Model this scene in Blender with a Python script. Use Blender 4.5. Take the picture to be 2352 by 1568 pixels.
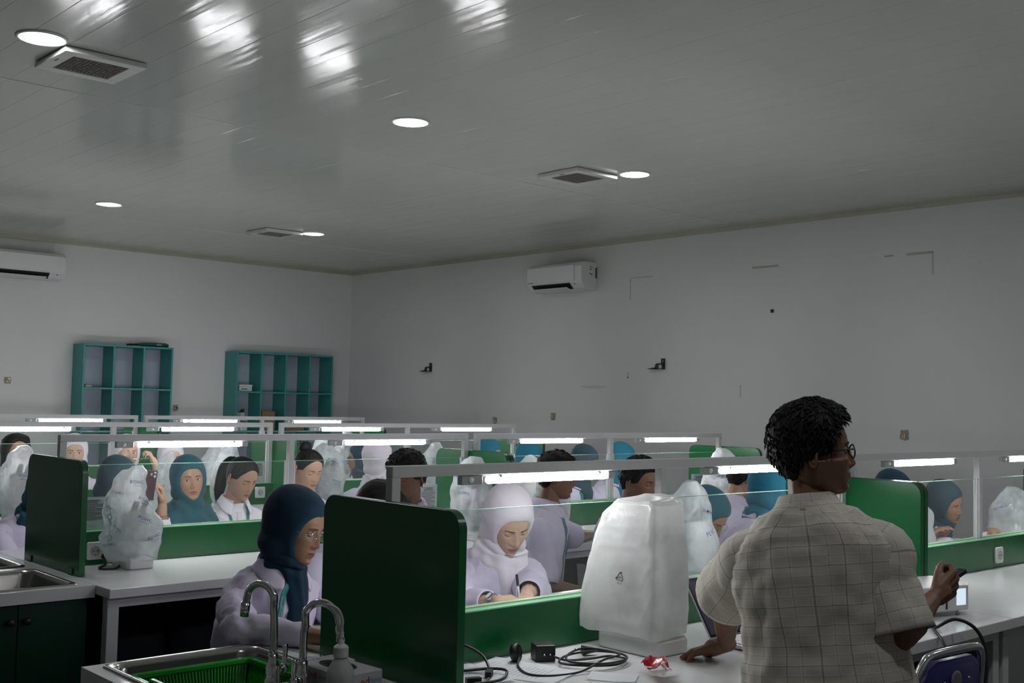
import bpy, bmesh, math, random
import numpy as np
from mathutils import Vector as V, Matrix as M
from mathutils.bvhtree import BVHTree
for _o in list(bpy.data.objects): bpy.data.objects.remove(_o)
R = math.radians
SC = bpy.context.scene
COL = SC.collection

# ---------------------------------------------------------------- camera
cam = bpy.data.cameras.new('camera'); cam.sensor_width = 36.0; cam.lens = 39.88
cam.clip_start = 0.05; cam.clip_end = 60
camo = bpy.data.objects.new('camera', cam); COL.objects.link(camo)
def _cam_matrix(pitch, roll, yaw, loc):
    cp, sp, cr, sr, cy, sy = math.cos(pitch), math.sin(pitch), math.cos(roll), math.sin(roll), math.cos(yaw), math.sin(yaw)
    fw0, rt0, up0 = V((sy, cy, 0)), V((cy, -sy, 0)), V((0, 0, 1))
    fw = fw0*cp + up0*sp; up = up0*cp - fw0*sp
    rt = (rt0*cr + up*sr).normalized(); up2 = rt.cross(fw).normalized()
    return M(((rt.x, up2.x, -fw.x, loc[0]), (rt.y, up2.y, -fw.y, loc[1]), (rt.z, up2.z, -fw.z, loc[2]), (0, 0, 0, 1)))
camo.matrix_world = _cam_matrix(R(3.059), R(1.281), R(42.26), (0, 0, 1.58))
SC.camera = camo

# ---------------------------------------------------------------- world, exposure
w = bpy.data.worlds.new('world'); SC.world = w; w.use_nodes = True
w.node_tree.nodes['Background'].inputs[0].default_value = (0.05, 0.055, 0.06, 1)
w.node_tree.nodes['Background'].inputs[1].default_value = 0.2
SC.view_settings.view_transform = 'Standard'; SC.view_settings.look = 'None'
SC.view_settings.gamma = 1.0; SC.view_settings.use_curve_mapping = False
SC.view_settings.exposure = 0.0
cy_ = SC.cycles
cy_.use_denoising = True; cy_.use_adaptive_sampling = True; cy_.adaptive_threshold = 0.02
cy_.max_bounces = 9; cy_.diffuse_bounces = 4; cy_.glossy_bounces = 4; cy_.transmission_bounces = 6
cy_.transparent_max_bounces = 32; cy_.sample_clamp_indirect = 4.0; cy_.sample_clamp_direct = 0.0
cy_.caustics_reflective = False; cy_.caustics_refractive = False
TUBE_E, DOWN_E = 72.0, 82.0        # the lamps this room has: strength of the desk tubes and of the ceiling downlights

# ---------------------------------------------------------------- materials
MATS = {}
def mat(name, col, rough=0.5, metal=0.0, spec=0.5, var=0.0, scale=20.0, bump=0.0, bscale=200.0, alpha_t=0.0, emit=None, trans=0.0, sheen=0.0):
    if name in MATS: return MATS[name]
    m = bpy.data.materials.new(name); m.use_nodes = True; nt = m.node_tree; n = nt.nodes; l = nt.links
    b = n['Principled BSDF']; out = n['Material Output']
    b.inputs['Base Color'].default_value = (*col, 1); b.inputs['Roughness'].default_value = rough
    b.inputs['Metallic'].default_value = metal; b.inputs['Specular IOR Level'].default_value = spec
    if sheen: b.inputs['Sheen Weight'].default_value = sheen
    tc = n.new('ShaderNodeTexCoord')
    if var:
        t = n.new('ShaderNodeTexNoise'); t.inputs['Scale'].default_value = scale; t.inputs['Detail'].default_value = 5
        l.new(tc.outputs['Object'], t.inputs['Vector'])
        mx = n.new('ShaderNodeMix'); mx.data_type = 'RGBA'
        mx.inputs[6].default_value = (*[c*(1-var) for c in col], 1); mx.inputs[7].default_value = (*[min(1, c*(1+var)) for c in col], 1)
        l.new(t.outputs['Fac'], mx.inputs[0]); l.new(mx.outputs[2], b.inputs['Base Color'])
    if bump:
        t2 = n.new('ShaderNodeTexNoise'); t2.inputs['Scale'].default_value = bscale; t2.inputs['Detail'].default_value = 4
        l.new(tc.outputs['Object'], t2.inputs['Vector'])
        bp = n.new('ShaderNodeBump'); bp.inputs['Strength'].default_value = bump; bp.inputs['Distance'].default_value = 0.002
        l.new(t2.outputs['Fac'], bp.inputs['Height']); l.new(bp.outputs['Normal'], b.inputs['Normal'])
    last = b.outputs[0]
    if trans:
        tr = n.new('ShaderNodeBsdfTranslucent'); tr.inputs[0].default_value = (*col, 1)
        ms = n.new('ShaderNodeMixShader'); ms.inputs[0].default_value = trans
        l.new(last, ms.inputs[1]); l.new(tr.outputs[0], ms.inputs[2]); last = ms.outputs[0]
    if alpha_t:
        tp = n.new('ShaderNodeBsdfTransparent')
        ms = n.new('ShaderNodeMixShader'); ms.inputs[0].default_value = alpha_t
        l.new(last, ms.inputs[1]); l.new(tp.outputs[0], ms.inputs[2]); last = ms.outputs[0]
    if emit:
        b.inputs['Emission Color'].default_value = (*emit[0], 1); b.inputs['Emission Strength'].default_value = emit[1]
    l.new(last, out.inputs[0])
    MATS[name] = m
    return m

def glass_mat(name, tint=(0.97, 0.985, 0.98), haze=0.03):
    m = bpy.data.materials.new(name); m.use_nodes = True; nt = m.node_tree; n = nt.nodes; l = nt.links
    for x in list(n): n.remove(x)
    out = n.new('ShaderNodeOutputMaterial'); tp = n.new('ShaderNodeBsdfTransparent'); tp.inputs[0].default_value = (*tint, 1)
    gl = n.new('ShaderNodeBsdfGlossy'); gl.inputs['Roughness'].default_value = 0.02
    fr = n.new('ShaderNodeFresnel'); fr.inputs[0].default_value = 1.33
    ge = n.new('ShaderNodeNewGeometry'); fm = n.new('ShaderNodeMath'); fm.operation = 'SUBTRACT'; fm.inputs[0].default_value = 1.0; l.new(ge.outputs['Backfacing'], fm.inputs[1])
    f2 = n.new('ShaderNodeMath'); f2.operation = 'MULTIPLY'; l.new(fr.outputs[0], f2.inputs[0]); l.new(fm.outputs[0], f2.inputs[1])
    ms = n.new('ShaderNodeMixShader'); l.new(f2.outputs[0], ms.inputs[0]); l.new(tp.outputs[0], ms.inputs[1]); l.new(gl.outputs[0], ms.inputs[2])
    df = n.new('ShaderNodeBsdfDiffuse'); df.inputs[0].default_value = (0.85, 0.9, 0.9, 1)
    tl = n.new('ShaderNodeBsdfTranslucent'); tl.inputs[0].default_value = (0.85, 0.9, 0.9, 1)
    m0 = n.new('ShaderNodeMixShader'); m0.inputs[0].default_value = 0.5; l.new(df.outputs[0], m0.inputs[1]); l.new(tl.outputs[0], m0.inputs[2])
    tc = n.new('ShaderNodeTexCoord'); t = n.new('ShaderNodeTexNoise'); t.inputs['Scale'].default_value = 3; t.inputs['Detail'].default_value = 6
    l.new(tc.outputs['Object'], t.inputs['Vector'])
    mu = n.new('ShaderNodeMath'); mu.operation = 'MULTIPLY'; mu.inputs[1].default_value = haze*2; l.new(t.outputs['Fac'], mu.inputs[0])
    m2 = n.new('ShaderNodeMixShader'); l.new(mu.outputs[0], m2.inputs[0]); l.new(ms.outputs[0], m2.inputs[1]); l.new(m0.outputs[0], m2.inputs[2])
    l.new(m2.outputs[0], out.inputs[0]); MATS[name] = m
    return m

# ---------------------------------------------------------------- mesh collector
class MB:
    def __init__(s): s.v = []; s.f = []; s.m = []
    def add(s, vs, fs, mi=0):
        o = len(s.v); s.v.extend([tuple(map(float, p)) for p in vs]); s.f.extend([tuple(int(i)+o for i in f) for f in fs]); s.m.extend([mi]*len(fs)); return s
    def box(s, lo, hi, mi=0, rot=None, at=None):
        x0, y0, z0 = lo; x1, y1, z1 = hi
        p = [V(q) for q in ((x0,y0,z0),(x1,y0,z0),(x1,y1,z0),(x0,y1,z0),(x0,y0,z1),(x1,y0,z1),(x1,y1,z1),(x0,y1,z1))]
        if rot is not None: p = [rot @ q for q in p]
        if at is not None: p = [q + V(at) for q in p]
        return s.add(p, [(3,2,1,0),(4,5,6,7),(0,1,5,4),(1,2,6,5),(2,3,7,6),(3,0,4,7)], mi)
    def loft(s, rings, closed=True, cap0=True, cap1=True, mi=0):
        k = len(rings[0]); vs = [p for r in rings for p in r]; fs = []
        n = k if closed else k-1
        for i in range(len(rings)-1):
            a, b = i*k, (i+1)*k
            for j in range(n):
                j2 = (j+1) % k
                fs.append((a+j, a+j2, b+j2, b+j))
        if cap0: fs.append(tuple(range(k-1, -1, -1)))
        if cap1: fs.append(tuple(range((len(rings)-1)*k, len(rings)*k)))
        return s.add(vs, fs, mi)
    def tube(s, path, rad, n=8, mi=0, caps=True, closed=False):
        P = [V(p) for p in path]; k = len(P)
        rr = rad if hasattr(rad, '__len__') else [rad]*k
        rings = []; up = None
        for i in range(k):
            t = (P[min(i+1, k-1)] - P[max(i-1, 0)]) if not closed else (P[(i+1) % k] - P[i-1])
            t = t.normalized() if t.length > 1e-9 else V((0, 0, 1))
            if up is None:
                up = V((0, 0, 1)) if abs(t.z) < .9 else V((1, 0, 0))
            a = t.cross(up)
            if a.length < 1e-6: a = t.orthogonal()
            a.normalize(); b = a.cross(t); up = b.cross(t)*0 + (b if True else up)
            up = b
            rings.append([P[i] + (a*math.cos(2*math.pi*j/n) + b*math.sin(2*math.pi*j/n))*rr[i] for j in range(n)])
        if closed: rings.append(rings[0]); caps = False
        return s.loft(rings, cap0=caps, cap1=caps, mi=mi)
    def cyl(s, p0, p1, r0, r1=None, n=16, mi=0): return s.tube([p0, p1], [r0, r0 if r1 is None else r1], n, mi)
    def lathe(s, prof, n=20, at=(0,0,0), mi=0, rot=None):
        rings = []
        for r, z in prof:
            ring = [V((r*math.cos(2*math.pi*j/n), r*math.sin(2*math.pi*j/n), z)) for j in range(n)]
            if rot is not None: ring = [rot @ q for q in ring]
            rings.append([q + V(at) for q in ring])
        return s.loft(rings, mi=mi)
    def ball(s, c, r, n=10, k=7, mi=0, rot=None):
        rx, ry, rz = r if hasattr(r, '__len__') else (r, r, r)
        rings = []
        for i in range(k+1):
            th = math.pi*(0.02+0.96*i/k)
            ring = [V((rx*math.sin(th)*math.cos(2*math.pi*j/n), ry*math.sin(th)*math.sin(2*math.pi*j/n), -rz*math.cos(th))) for j in range(n)]
            if rot is not None: ring = [rot @ q for q in ring]
            rings.append([q + V(c) for q in ring])
        return s.loft(rings, mi=mi)
    def prism(s, outline, d, mi=0):
        a = [V(p) for p in outline]; b = [p + V(d) for p in a]
        return s.loft([a, b], mi=mi)
    def build(s, name, mats, parent=None, smooth=False, bevel=0.0, seg=1, angle=40, loc=None, rz=0):
        me = bpy.data.meshes.new(name); me.from_pydata(s.v, [], s.f)
        if not isinstance(mats, (list, tuple)): mats = [mats]
        for x in mats: me.materials.append(x)
        if any(s.m): me.polygons.foreach_set('material_index', s.m)
        bm = bmesh.new(); bm.from_mesh(me)
        bmesh.ops.recalc_face_normals(bm, faces=bm.faces)
        if bevel: 
            es = [e for e in bm.edges if len(e.link_faces) == 2 and e.calc_face_angle(0) > R(30)]
            bmesh.ops.bevel(bm, geom=es, offset=bevel, segments=seg, affect='EDGES', profile=.5, clamp_overlap=True)
        bm.to_mesh(me); bm.free()
        if smooth:
            me.polygons.foreach_set('use_smooth', [True]*len(me.polygons))
            if smooth == 'auto': me.set_sharp_from_angle(angle=R(angle))
        me.update()
        o = bpy.data.objects.new(name, me); COL.objects.link(o)
        if parent is not None: o.parent = parent
        if loc is not None: o.location = loc
        if rz: o.rotation_euler[2] = rz
        return o
def empty(name, loc=(0,0,0), rz=0.0):
    o = bpy.data.objects.new(name, None); COL.objects.link(o); o.location = loc; o.rotation_euler = (0, 0, rz); o.empty_display_size = .1; return o
def tag(o, label, cat, group=None):
    o['label'] = label; o['category'] = cat
    if group: o['group'] = group
    return o
def structure(o, label=None):
    o['kind'] = 'structure'
    if label: o['label'] = label
    return o
def copy_tree(o, parent=None):
    c = o.copy(); COL.objects.link(c)
    if parent is not None: c.parent = parent
    for ch in list(o.children): copy_tree(ch, c)
    return c
def bez(p0, p1, p2, p3, n=12):
    p0, p1, p2, p3 = map(V, (p0, p1, p2, p3))
    return [p0*(1-t)**3 + p1*3*t*(1-t)**2 + p2*3*t*t*(1-t) + p3*t**3 for t in [i/n for i in range(n+1)]]
def spline(pts, n=8, closed=False):
    P = [V(p) for p in pts]; k = len(P); out = []
    rng = range(k if closed else k-1)
    for i in rng:
        a = P[i-1] if (closed or i > 0) else P[0]*2-P[1]
        b = P[i]; c = P[(i+1) % k]
        d = P[(i+2) % k] if (closed or i+2 < k) else P[-1]*2-P[-2]
        for j in range(n):
            t = j/n
            out.append(0.5*((2*b) + (c-a)*t + (2*a-5*b+4*c-d)*t*t + (3*b-a-3*c+d)*t**3))
    if not closed: out.append(P[-1].copy())
    return out
def wob(P, seed, freq, octs=4, ridge=False):
    """cheap vectorised noise on an (n,3) array, about -1..1"""
    rs = np.random.RandomState(seed); P = np.asarray(P, float); out = np.zeros(len(P)); amp = 1.0; tot = 0
    for o in range(octs):
        s = np.zeros(len(P))
        for k in range(3):
            d = rs.normal(size=3); d /= np.linalg.norm(d); d2 = rs.normal(size=3)
            s += np.sin(P@d*freq*2*math.pi*(0.7+.6*rs.rand()) + rs.rand()*6.3 + 1.3*np.sin(P@d2*freq*1.7 + rs.rand()*6.3))
        s /= 3
        if ridge: s = 1-2*np.abs(s)
        out += s*amp; tot += amp; amp *= .5; freq *= 1.9
    return out/tot
_font_cache = {}
def text_mesh(txt, size, extrude=0.0):
    """flat letters as verts / faces in the XY plane, centred"""
    key = (txt, size, extrude)
    if key in _font_cache: return _font_cache[key]
    cu = bpy.data.curves.new('t', 'FONT'); cu.body = txt; cu.size = size; cu.extrude = extrude; cu.align_x = 'CENTER'; cu.align_y = 'CENTER'; cu.resolution_u = 2
    o = bpy.data.objects.new('t', cu); COL.objects.link(o)
    dg = bpy.context.evaluated_depsgraph_get(); dg.update()
    me = bpy.data.meshes.new_from_object(o.evaluated_get(dg))
    r = ([v.co.copy() for v in me.vertices], [tuple(p.vertices) for p in me.polygons])
    bpy.data.objects.remove(o); bpy.data.curves.remove(cu); bpy.data.meshes.remove(me)
    _font_cache[key] = r
    return r
def print_on(target, name, txt, size, origin, right, up, m, off=0.0012, squeeze=1.0, subdiv=0):
    """flat lettering laid onto a curved surface: rays go from origin plane along -normal (local space of target)"""
    vs, fs = text_mesh(txt, size)
    right = V(right).normalized(); up = V(up).normalized(); nrm = right.cross(up)
    me = target.data; bvh = BVHTree.FromPolygons([v.co for v in me.vertices], [tuple(p.vertices) for p in me.polygons])
    pts = []
    for v in vs:
        p = V(origin) + right*v.x*squeeze + up*v.y
        h = bvh.ray_cast(p + nrm*.25, -nrm, .6)
        if h[0] is None or h[1].dot(nrm) == 0: return None
        pts.append(h[0] + nrm*off)
    dep = [q.dot(nrm) for q in pts]
    if max(dep)-min(dep) > size*2.6: return None
    b = MB(); b.add(pts, fs)
    return b.build(name, m, target)
def bool_mesh_remesh(mb, voxel, smooth_it=2):
    """one continuous skin out of overlapping closed shapes"""
    o = mb.build('tmp', [])
    md = o.modifiers.new('r', 'REMESH'); md.mode = 'VOXEL'; md.voxel_size = voxel; md.adaptivity = 0.0
    if smooth_it:
        s = o.modifiers.new('s', 'SMOOTH'); s.iterations = smooth_it; s.factor = .5
    dg = bpy.context.evaluated_depsgraph_get(); dg.update()
    me = bpy.data.meshes.new_from_object(o.evaluated_get(dg))
    n = len(me.vertices); co = np.empty(n*3); me.vertices.foreach_get('co', co)
    fs = [tuple(p.vertices) for p in me.polygons]
    md_ = o.data; bpy.data.objects.remove(o); bpy.data.meshes.remove(md_); bpy.data.meshes.remove(me)
    return co.reshape(-1, 3), fs

# ---------------------------------------------------------------- the materials of the place
mat('coat', (.66,.60,.76), .75, spec=.2, var=.04, scale=8, bump=.15, bscale=500, sheen=.1)
mat('white_cloth', (.80,.77,.84), .75, spec=.2, var=.03, scale=8, bump=.15, bscale=500)
mat('hijab_navy', (.008,.032,.058), .8, spec=.2, var=.1, scale=10, bump=.2, bscale=700, sheen=.1)
mat('hijab_teal', (.022,.095,.125), .8, spec=.2, var=.08, scale=10, bump=.2, bscale=700, sheen=.1)
mat('hijab_bluegreen', (.02,.16,.24), .8, spec=.2, var=.08, scale=10, bump=.2, bscale=700, sheen=.1)
mat('hijab_slate', (.03,.06,.08), .8, spec=.2, var=.08, scale=10, bump=.2, bscale=700, sheen=.1)
mat('hijab_white', (.76,.71,.78), .8, spec=.2, var=.03, scale=10, bump=.2, bscale=700, sheen=.1)
mat('hair', (.009,.008,.009), .6, spec=.22, var=.3, scale=40)
mat('dark_cloth', (.012,.014,.022), .85, var=.1)
mat('dark_shoe', (.01,.01,.01), .5)
mat('lanyard', (.02,.20,.20), .55, var=.1)
mat('dark_metal', (.012,.012,.013), .35)
mat('chrome', (.75,.75,.76), .16, metal=1.0)
glass_mat('glass')

# ---------------------------------------------------------------- people
def smooth01(x): x = np.clip(x, 0, 1); return x*x*(3-2*x)
_HZ = np.array([-.118,-.113,-.10,-.085,-.065,-.045,-.02,.01,.04,.07,.095,.11,.118])
_WX = np.array([.000,.024,.040,.051,.0595,.066,.072,.075,.074,.067,.051,.030,.0])
_YF = np.array([.045,.073,.084,.086,.087,.088,.089,.091,.090,.081,.061,.035,.0])
_YB = np.array([.010,.022,.035,.046,.060,.075,.088,.097,.099,.090,.068,.040,.0])
def head_grid(nt, nph, feat=True, jaw=1.0):
    th = np.linspace(0, math.pi, nt); z = .118*np.cos(th)
    u = np.linspace(-math.pi, math.pi, nph, endpoint=False); ph = u-.42*np.sin(u)
    Z, PH = np.meshgrid(z, ph, indexing='ij')
    wx = np.interp(Z, _HZ, _WX); yf = np.interp(Z, _HZ, _YF); yb = np.interp(Z, _HZ, _YB)
    wx = np.where(Z < -.02, wx*jaw, wx)
    c, s = np.cos(PH), np.sin(PH)
    X = wx*np.sign(s)*np.abs(s)**.92
    Y = np.where(c > 0, yf*np.abs(c)**.86, -yb*np.abs(c)**.95)
    if feat:
        fr = smooth01((c-.1)/.35); ax = np.abs(X)
        g = lambda cx, sx, cz, sz: np.exp(-((ax-cx)/sx)**2-((Z-cz)/sz)**2)
        nz = np.interp(Z, [-.056,-.049,-.043,-.036,-.026,-.010,.004,.020], [0,.004,.015,.0225,.0195,.0115,.006,0])
        sg = np.interp(Z, [-.05,-.036,-.01,.02], [.0115,.0115,.0075,.006])
        d = nz*np.exp(-(X/sg)**2) + .0075*g(.0135,.0055,-.0385,.006)
        d += -.0095*g(.031,.015,.003,.0115) + .0045*g(.027,.02,.021,.007) + .0035*g(.046,.018,-.024,.02)
        d += .005*g(0,.026,-.066,.017) + .0045*g(0,.019,-.0605,.0045) + .005*g(0,.016,-.0735,.0055) - .0035*g(0,.023,-.0665,.0022)
        d += -.004*g(0,.02,-.085,.006) + .005*g(0,.02,-.101,.011)
        Y = Y + d*fr
    return np.stack([X, Y, Z], -1)
def grid_faces(nt, nph, o=0):
    f = []
    for i in range(nt-1):
        for j in range(nph):
            j2 = (j+1) % nph
            f.append((o+i*nph+j, o+(i+1)*nph+j, o+(i+1)*nph+j2, o+i*nph+j2))
    return f
def add_np(mb, P, fs, mi, Rm, t):
    P = np.asarray(P).reshape(-1, 3); A = np.array(Rm.to_3x3()); mb.add(P@A.T+np.array(t), fs, mi)
def strip_patch(bvh, pts, wid, off=.0012):
    """ribbon in the face plane (x,z points with half widths) pushed onto the face from the front"""
    vs, fs = [], []
    for i, (x, z) in enumerate(pts):
        a = pts[max(i-1, 0)]; b = pts[min(i+1, len(pts)-1)]; t = V((b[0]-a[0], 0, b[1]-a[1])).normalized(); n = V((-t.z, 0, t.x))
        for s in (-1, 0, 1):
            q = V((x, .2, z)) + n*wid[i]*s
            h = bvh.ray_cast(q, V((0, -1, 0)), .3)
            y = h[0].y if h[0] is not None else .07
            vs.append((q.x, y+off*(1.6 if s == 0 else .6), q.z))
    for i in range(len(pts)-1):
        for k in range(2): fs.append((i*3+k, i*3+k+1, i*3+k+4, i*3+k+3))
    return vs, fs
SKIN = {}
def skin(tone):
    c = {'light': (.56,.36,.26), 'mid': (.42,.245,.165), 'tan': (.33,.18,.115), 'dark': (.20,.105,.068)}[tone]
    m = mat('skin_'+tone, c, .5, spec=.35, var=.08, scale=60)
    lip = mat('lip_'+tone, {'light': (.42,.12,.12), 'mid': (.34,.11,.10), 'tan': (.23,.09,.08), 'dark': (.13,.06,.05)}[tone], .4)
    return m, lip
def add_head(mb, Rh, hc, lod, eyes, jaw=1.0, ear=True, gaze=0.0, mouth=0.0):
    """material slots: 0 skin, 1 lip, 2 eye white, 3 dark (iris, lash, brow)"""
    nt, nph = ((84, 96), (52, 60), (34, 40))[lod]
    P = head_grid(nt, nph, True, jaw); F = grid_faces(nt, nph)
    bvh = BVHTree.FromPolygons([tuple(p) for p in P.reshape(-1, 3)], F)
    add_np(mb, P, F, 0, Rh, hc)
    def put(vs, fs, mi): add_np(mb, np.array([tuple(v) for v in vs]), fs, mi, Rh, hc)
    # lips
    xs = np.linspace(-1, 1, 13)
    up = [(x*.0235, -.0665+.0045*(1-abs(x)**2.2)-.0012*math.exp(-(x/.16)**2)+.0008) for x in xs]
    put(*strip_patch(bvh, [(x*.0235, -.0632-.0028*abs(x)**2) for x in xs], [.0034*(1-abs(x)**2.5)+.0003 for x in xs], .0008), 1)
    put(*strip_patch(bvh, [(x*.0215, -.0724+.0058*abs(x)**2) for x in xs], [.0046*(1-abs(x)**2.2)+.0003 for x in xs], .0008), 1)
    put(*strip_patch(bvh, [(x*.023, -.0670) for x in xs], [.0006]*13, .0013), 3)
    for s in (-1, 1):
        # brows
        bx = np.linspace(0, 1, 9)
        put(*strip_patch(bvh, [(s*(.013+.035*t), .0205+.0055*math.sin(t*2.3)-.0045*t) for t in bx], [.0025*(1-.75*t)+.0004 for t in bx], .0014), 3)
        ec = V((s*.031, .0705, .003)); er = .0125
        n1 = 10 if lod < 2 else 7
        def lid(a0, a1, r, mi, x0=.12, x1=.88, na=6):
            vs, fs = [], []
            for i in range(n1+1):
                ux = math.pi*(x0+(x1-x0)*i/n1)
                for k in range(na+1):
                    a = R(a0+(a1-a0)*k/na)
                    vs.append(ec + V((-r*math.cos(ux)*1.12, r*math.sin(ux)*math.cos(a), r*math.sin(ux)*math.sin(a))))
            for i in range(n1):
                for k in range(na): fs.append((i*(na+1)+k, i*(na+1)+k+1, (i+1)*(na+1)+k+1, (i+1)*(na+1)+k))
            put(vs, fs, mi)
        if eyes == 'open':
            lid(-60, 60, er, 2)
            g = V((math.sin(R(gaze)), math.cos(R(gaze)), -.04)).normalized(); a = g.orthogonal().normalized(); b = g.cross(a)
            ring = [ec + g*er*1.0 + (a*math.cos(2*math.pi*j/12)+b*math.sin(2*math.pi*j/12))*.0052 for j in range(12)]
            put([ec+g*er*1.07]+ring, [(0, j+1, (j+1) % 12+1) for j in range(12)], 3)
            lid(20, 100, er*1.10, 0); lid(-100, -22, er*1.08, 0); lid(15, 22, er*1.13, 3, .1, .9, 2)
        else:
            lid(-100, 100, er*1.05, 0); lid(-34, -25, er*1.09, 3, .1, .9, 2); lid(18, 23, er*1.07, 1, .14, .86, 2)
        if ear:
            o = V((s*.0735, -.008, -.006)); tilt = M.Rotation(R(-12), 3, 'X') @ M.Rotation(R(-s*22), 3, 'Z')
            outl = [(0.0,.030),(.012,.026),(.017,.012),(.014,-.004),(.010,-.016),(.004,-.028),(-.006,-.031),(-.009,-.018),(-.006,0),(-.008,.016)]
            pth = [o + tilt @ V((s*.010, -y, z)) for y, z in outl]
            e = MB(); e.tube(spline(pth, 2, True), .0042, 6, closed=True)
            cvs = [o + tilt @ V((s*.006, -.003, 0))] + [o + tilt @ V((s*.009, -y*.95, z*.95)) for y, z in outl]
            e.add(cvs, [(0, i+1, (i+1) % 10+1) for i in range(10)])
            e.ball(o + tilt @ V((s*.004, .006, -.004)), (.006, .005, .008), 8, 5)
            put(e.v, e.f, 0)
def capsule(mb, p0, p1, r0, r1, n=10):
    p0, p1 = V(p0), V(p1); mb.tube([p0, p0.lerp(p1, .5), p1], [r0, (r0+r1)/2, r1], n); mb.ball(p0, r0*1.0, n, 6); mb.ball(p1, r1*1.0, n, 6)
def hand_caps(mb, wrist, fdir, palm, thumb_sign, curl=(20, 30, 20), tcurl=15, sc=1.0, spread=4, n=8, index=None, td=None):
    """five separate fingers; palm = direction the palm faces; thumb_sign +1 left hand"""
    y = V(fdir).normalized(); z = -V(palm).normalized(); x = y.cross(z).normalized(); z = x.cross(y).normalized()
    W = V(wrist); P = lambda a, b, c: W + (x*a*thumb_sign + y*b + z*c)*sc
    D = lambda a, b, c: x*a*thumb_sign + y*b + z*c
    capsule(mb, P(0,-.02,0), P(0,.03,0), .024*sc, .027*sc, n)
    fb = [(.029,.088,.0, .070), (.0095,.094,.002, .079), (-.010,.089,.001, .073), (-.028,.079,-.002, .056)]
    for k, (fx, fy, fz, L) in enumerate(fb):
        capsule(mb, P(fx*.55,.02,0), P(fx, fy, fz), .017*sc, .0115*sc, n)
        c = curl if not (k == 0 and index) else index
        p = P(fx, fy, fz); ang = 0; sp = R(spread)*(1.2-k*.8); r = [.0098,.0090,.0080,.0068] if k < 3 else [.0086,.0078,.0068,.0060]
        for q in range(3):
            ang += R(c[q]); l = L*(.44, .31, .25)[q]
            d = D(math.sin(sp)*math.cos(ang), math.cos(sp)*math.cos(ang), -math.sin(ang))
            p2 = p + d*l*sc; capsule(mb, p, p2, r[q]*sc, r[q+1]*sc, n); p = p2
    p = P(.020,.022,-.006); d0 = D(*(td or (.72,.62,-.28))).normalized(); ax = D(0.25,-.1,-1).normalized()
    r = [.0145,.0115,.0100,.0080]
    for q, l in enumerate((.042,.033,.028)):
        d = d0 if q == 0 else (M.Rotation(R(tcurl)*thumb_sign*q*.9, 3, z) @ d0)
        p2 = p + d.normalized()*l*sc; capsule(mb, p, p2, r[q]*sc, r[q+1]*sc, n); p = p2
def ik(S, T, l1, l2, pole):
    S, T = V(S), V(T); d = T-S; L = d.length; mx = (l1+l2)*.995
    if L > mx: 
        k = L/mx; l1 *= k; l2 *= k
    d.normalize() ; a = (l1*l1 - l2*l2 + L*L)/(2*L); h = math.sqrt(max(l1*l1-a*a, 0))
    pl = V(pole) - d*V(pole).dot(d)
    return S + d*a + pl.normalized()*h
def np_grid_obj(name, G, m, parent, closed=True, cap0=False, cap1=False, solid=0.0, smooth=True, uv=None):
    nt, nph = G.shape[:2]; b = MB(); vs = G.reshape(-1, 3); fs = []
    for i in range(nt-1):
        for j in range(nph if closed else nph-1):
            j2 = (j+1) % nph; fs.append((i*nph+j, i*nph+j2, (i+1)*nph+j2, (i+1)*nph+j))
    if cap0: fs.append(tuple(range(nph-1, -1, -1)))
    if cap1: fs.append(tuple(range((nt-1)*nph, nt*nph)))
    b.add(vs, fs); o = b.build(name, m, parent, smooth)
    if solid:
        md = o.modifiers.new('thick', 'SOLIDIFY'); md.thickness = solid; md.offset = -1
    if uv is not None:
        a = o.data.attributes.new('cloth', 'FLOAT_VECTOR', 'POINT'); q = np.zeros((nt*nph, 3)); q[:, :2] = uv.reshape(-1, 2); a.data.foreach_set('vector', q.ravel())
    return o
def resample(ts, vals, t):
    return np.interp(t, ts, vals)
def tube_grid(path, rads, nph, ell=1.0):
    P = [V(p) for p in path]; k = len(P); G = np.zeros((k, nph, 3)); up = None; Lc = [0.0]; F = []
    for i in range(k):
        t = (P[min(i+1, k-1)]-P[max(i-1, 0)]).normalized()
        if up is None: up = V((0,0,1)) if abs(t.z) < .85 else V((0,1,0))
        a = t.cross(up).normalized(); b = a.cross(t).normalized(); up = b
        if i: Lc.append(Lc[-1]+(P[i]-P[i-1]).length)
        F.append((a, b))
        for j in range(nph):
            an = 2*math.pi*j/nph
            G[i, j] = P[i] + (a*math.cos(an)*ell + b*math.sin(an))*rads[i]
    return G, np.array(Lc)
def grid_normals(G):
    du = np.roll(G, -1, 1)-np.roll(G, 1, 1); dv = np.gradient(G, axis=0); n = np.cross(du, dv); l = np.linalg.norm(n, axis=-1, keepdims=True)
    return n/np.maximum(l, 1e-9)
TORSO_T = np.array([-.16,-.08,0,.15,.3,.45,.6,.72,.80,.86,.905,.945,.98,1.02])
TORSO_A = np.array([.192,.19,.182,.168,.160,.166,.176,.184,.184,.170,.143,.108,.082,.066])
TORSO_F = np.array([.132,.132,.128,.120,.113,.116,.121,.118,.110,.100,.088,.076,.066,.060])
TORSO_B = np.array([.135,.135,.125,.110,.100,.100,.104,.104,.102,.098,.092,.084,.074,.066])

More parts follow.
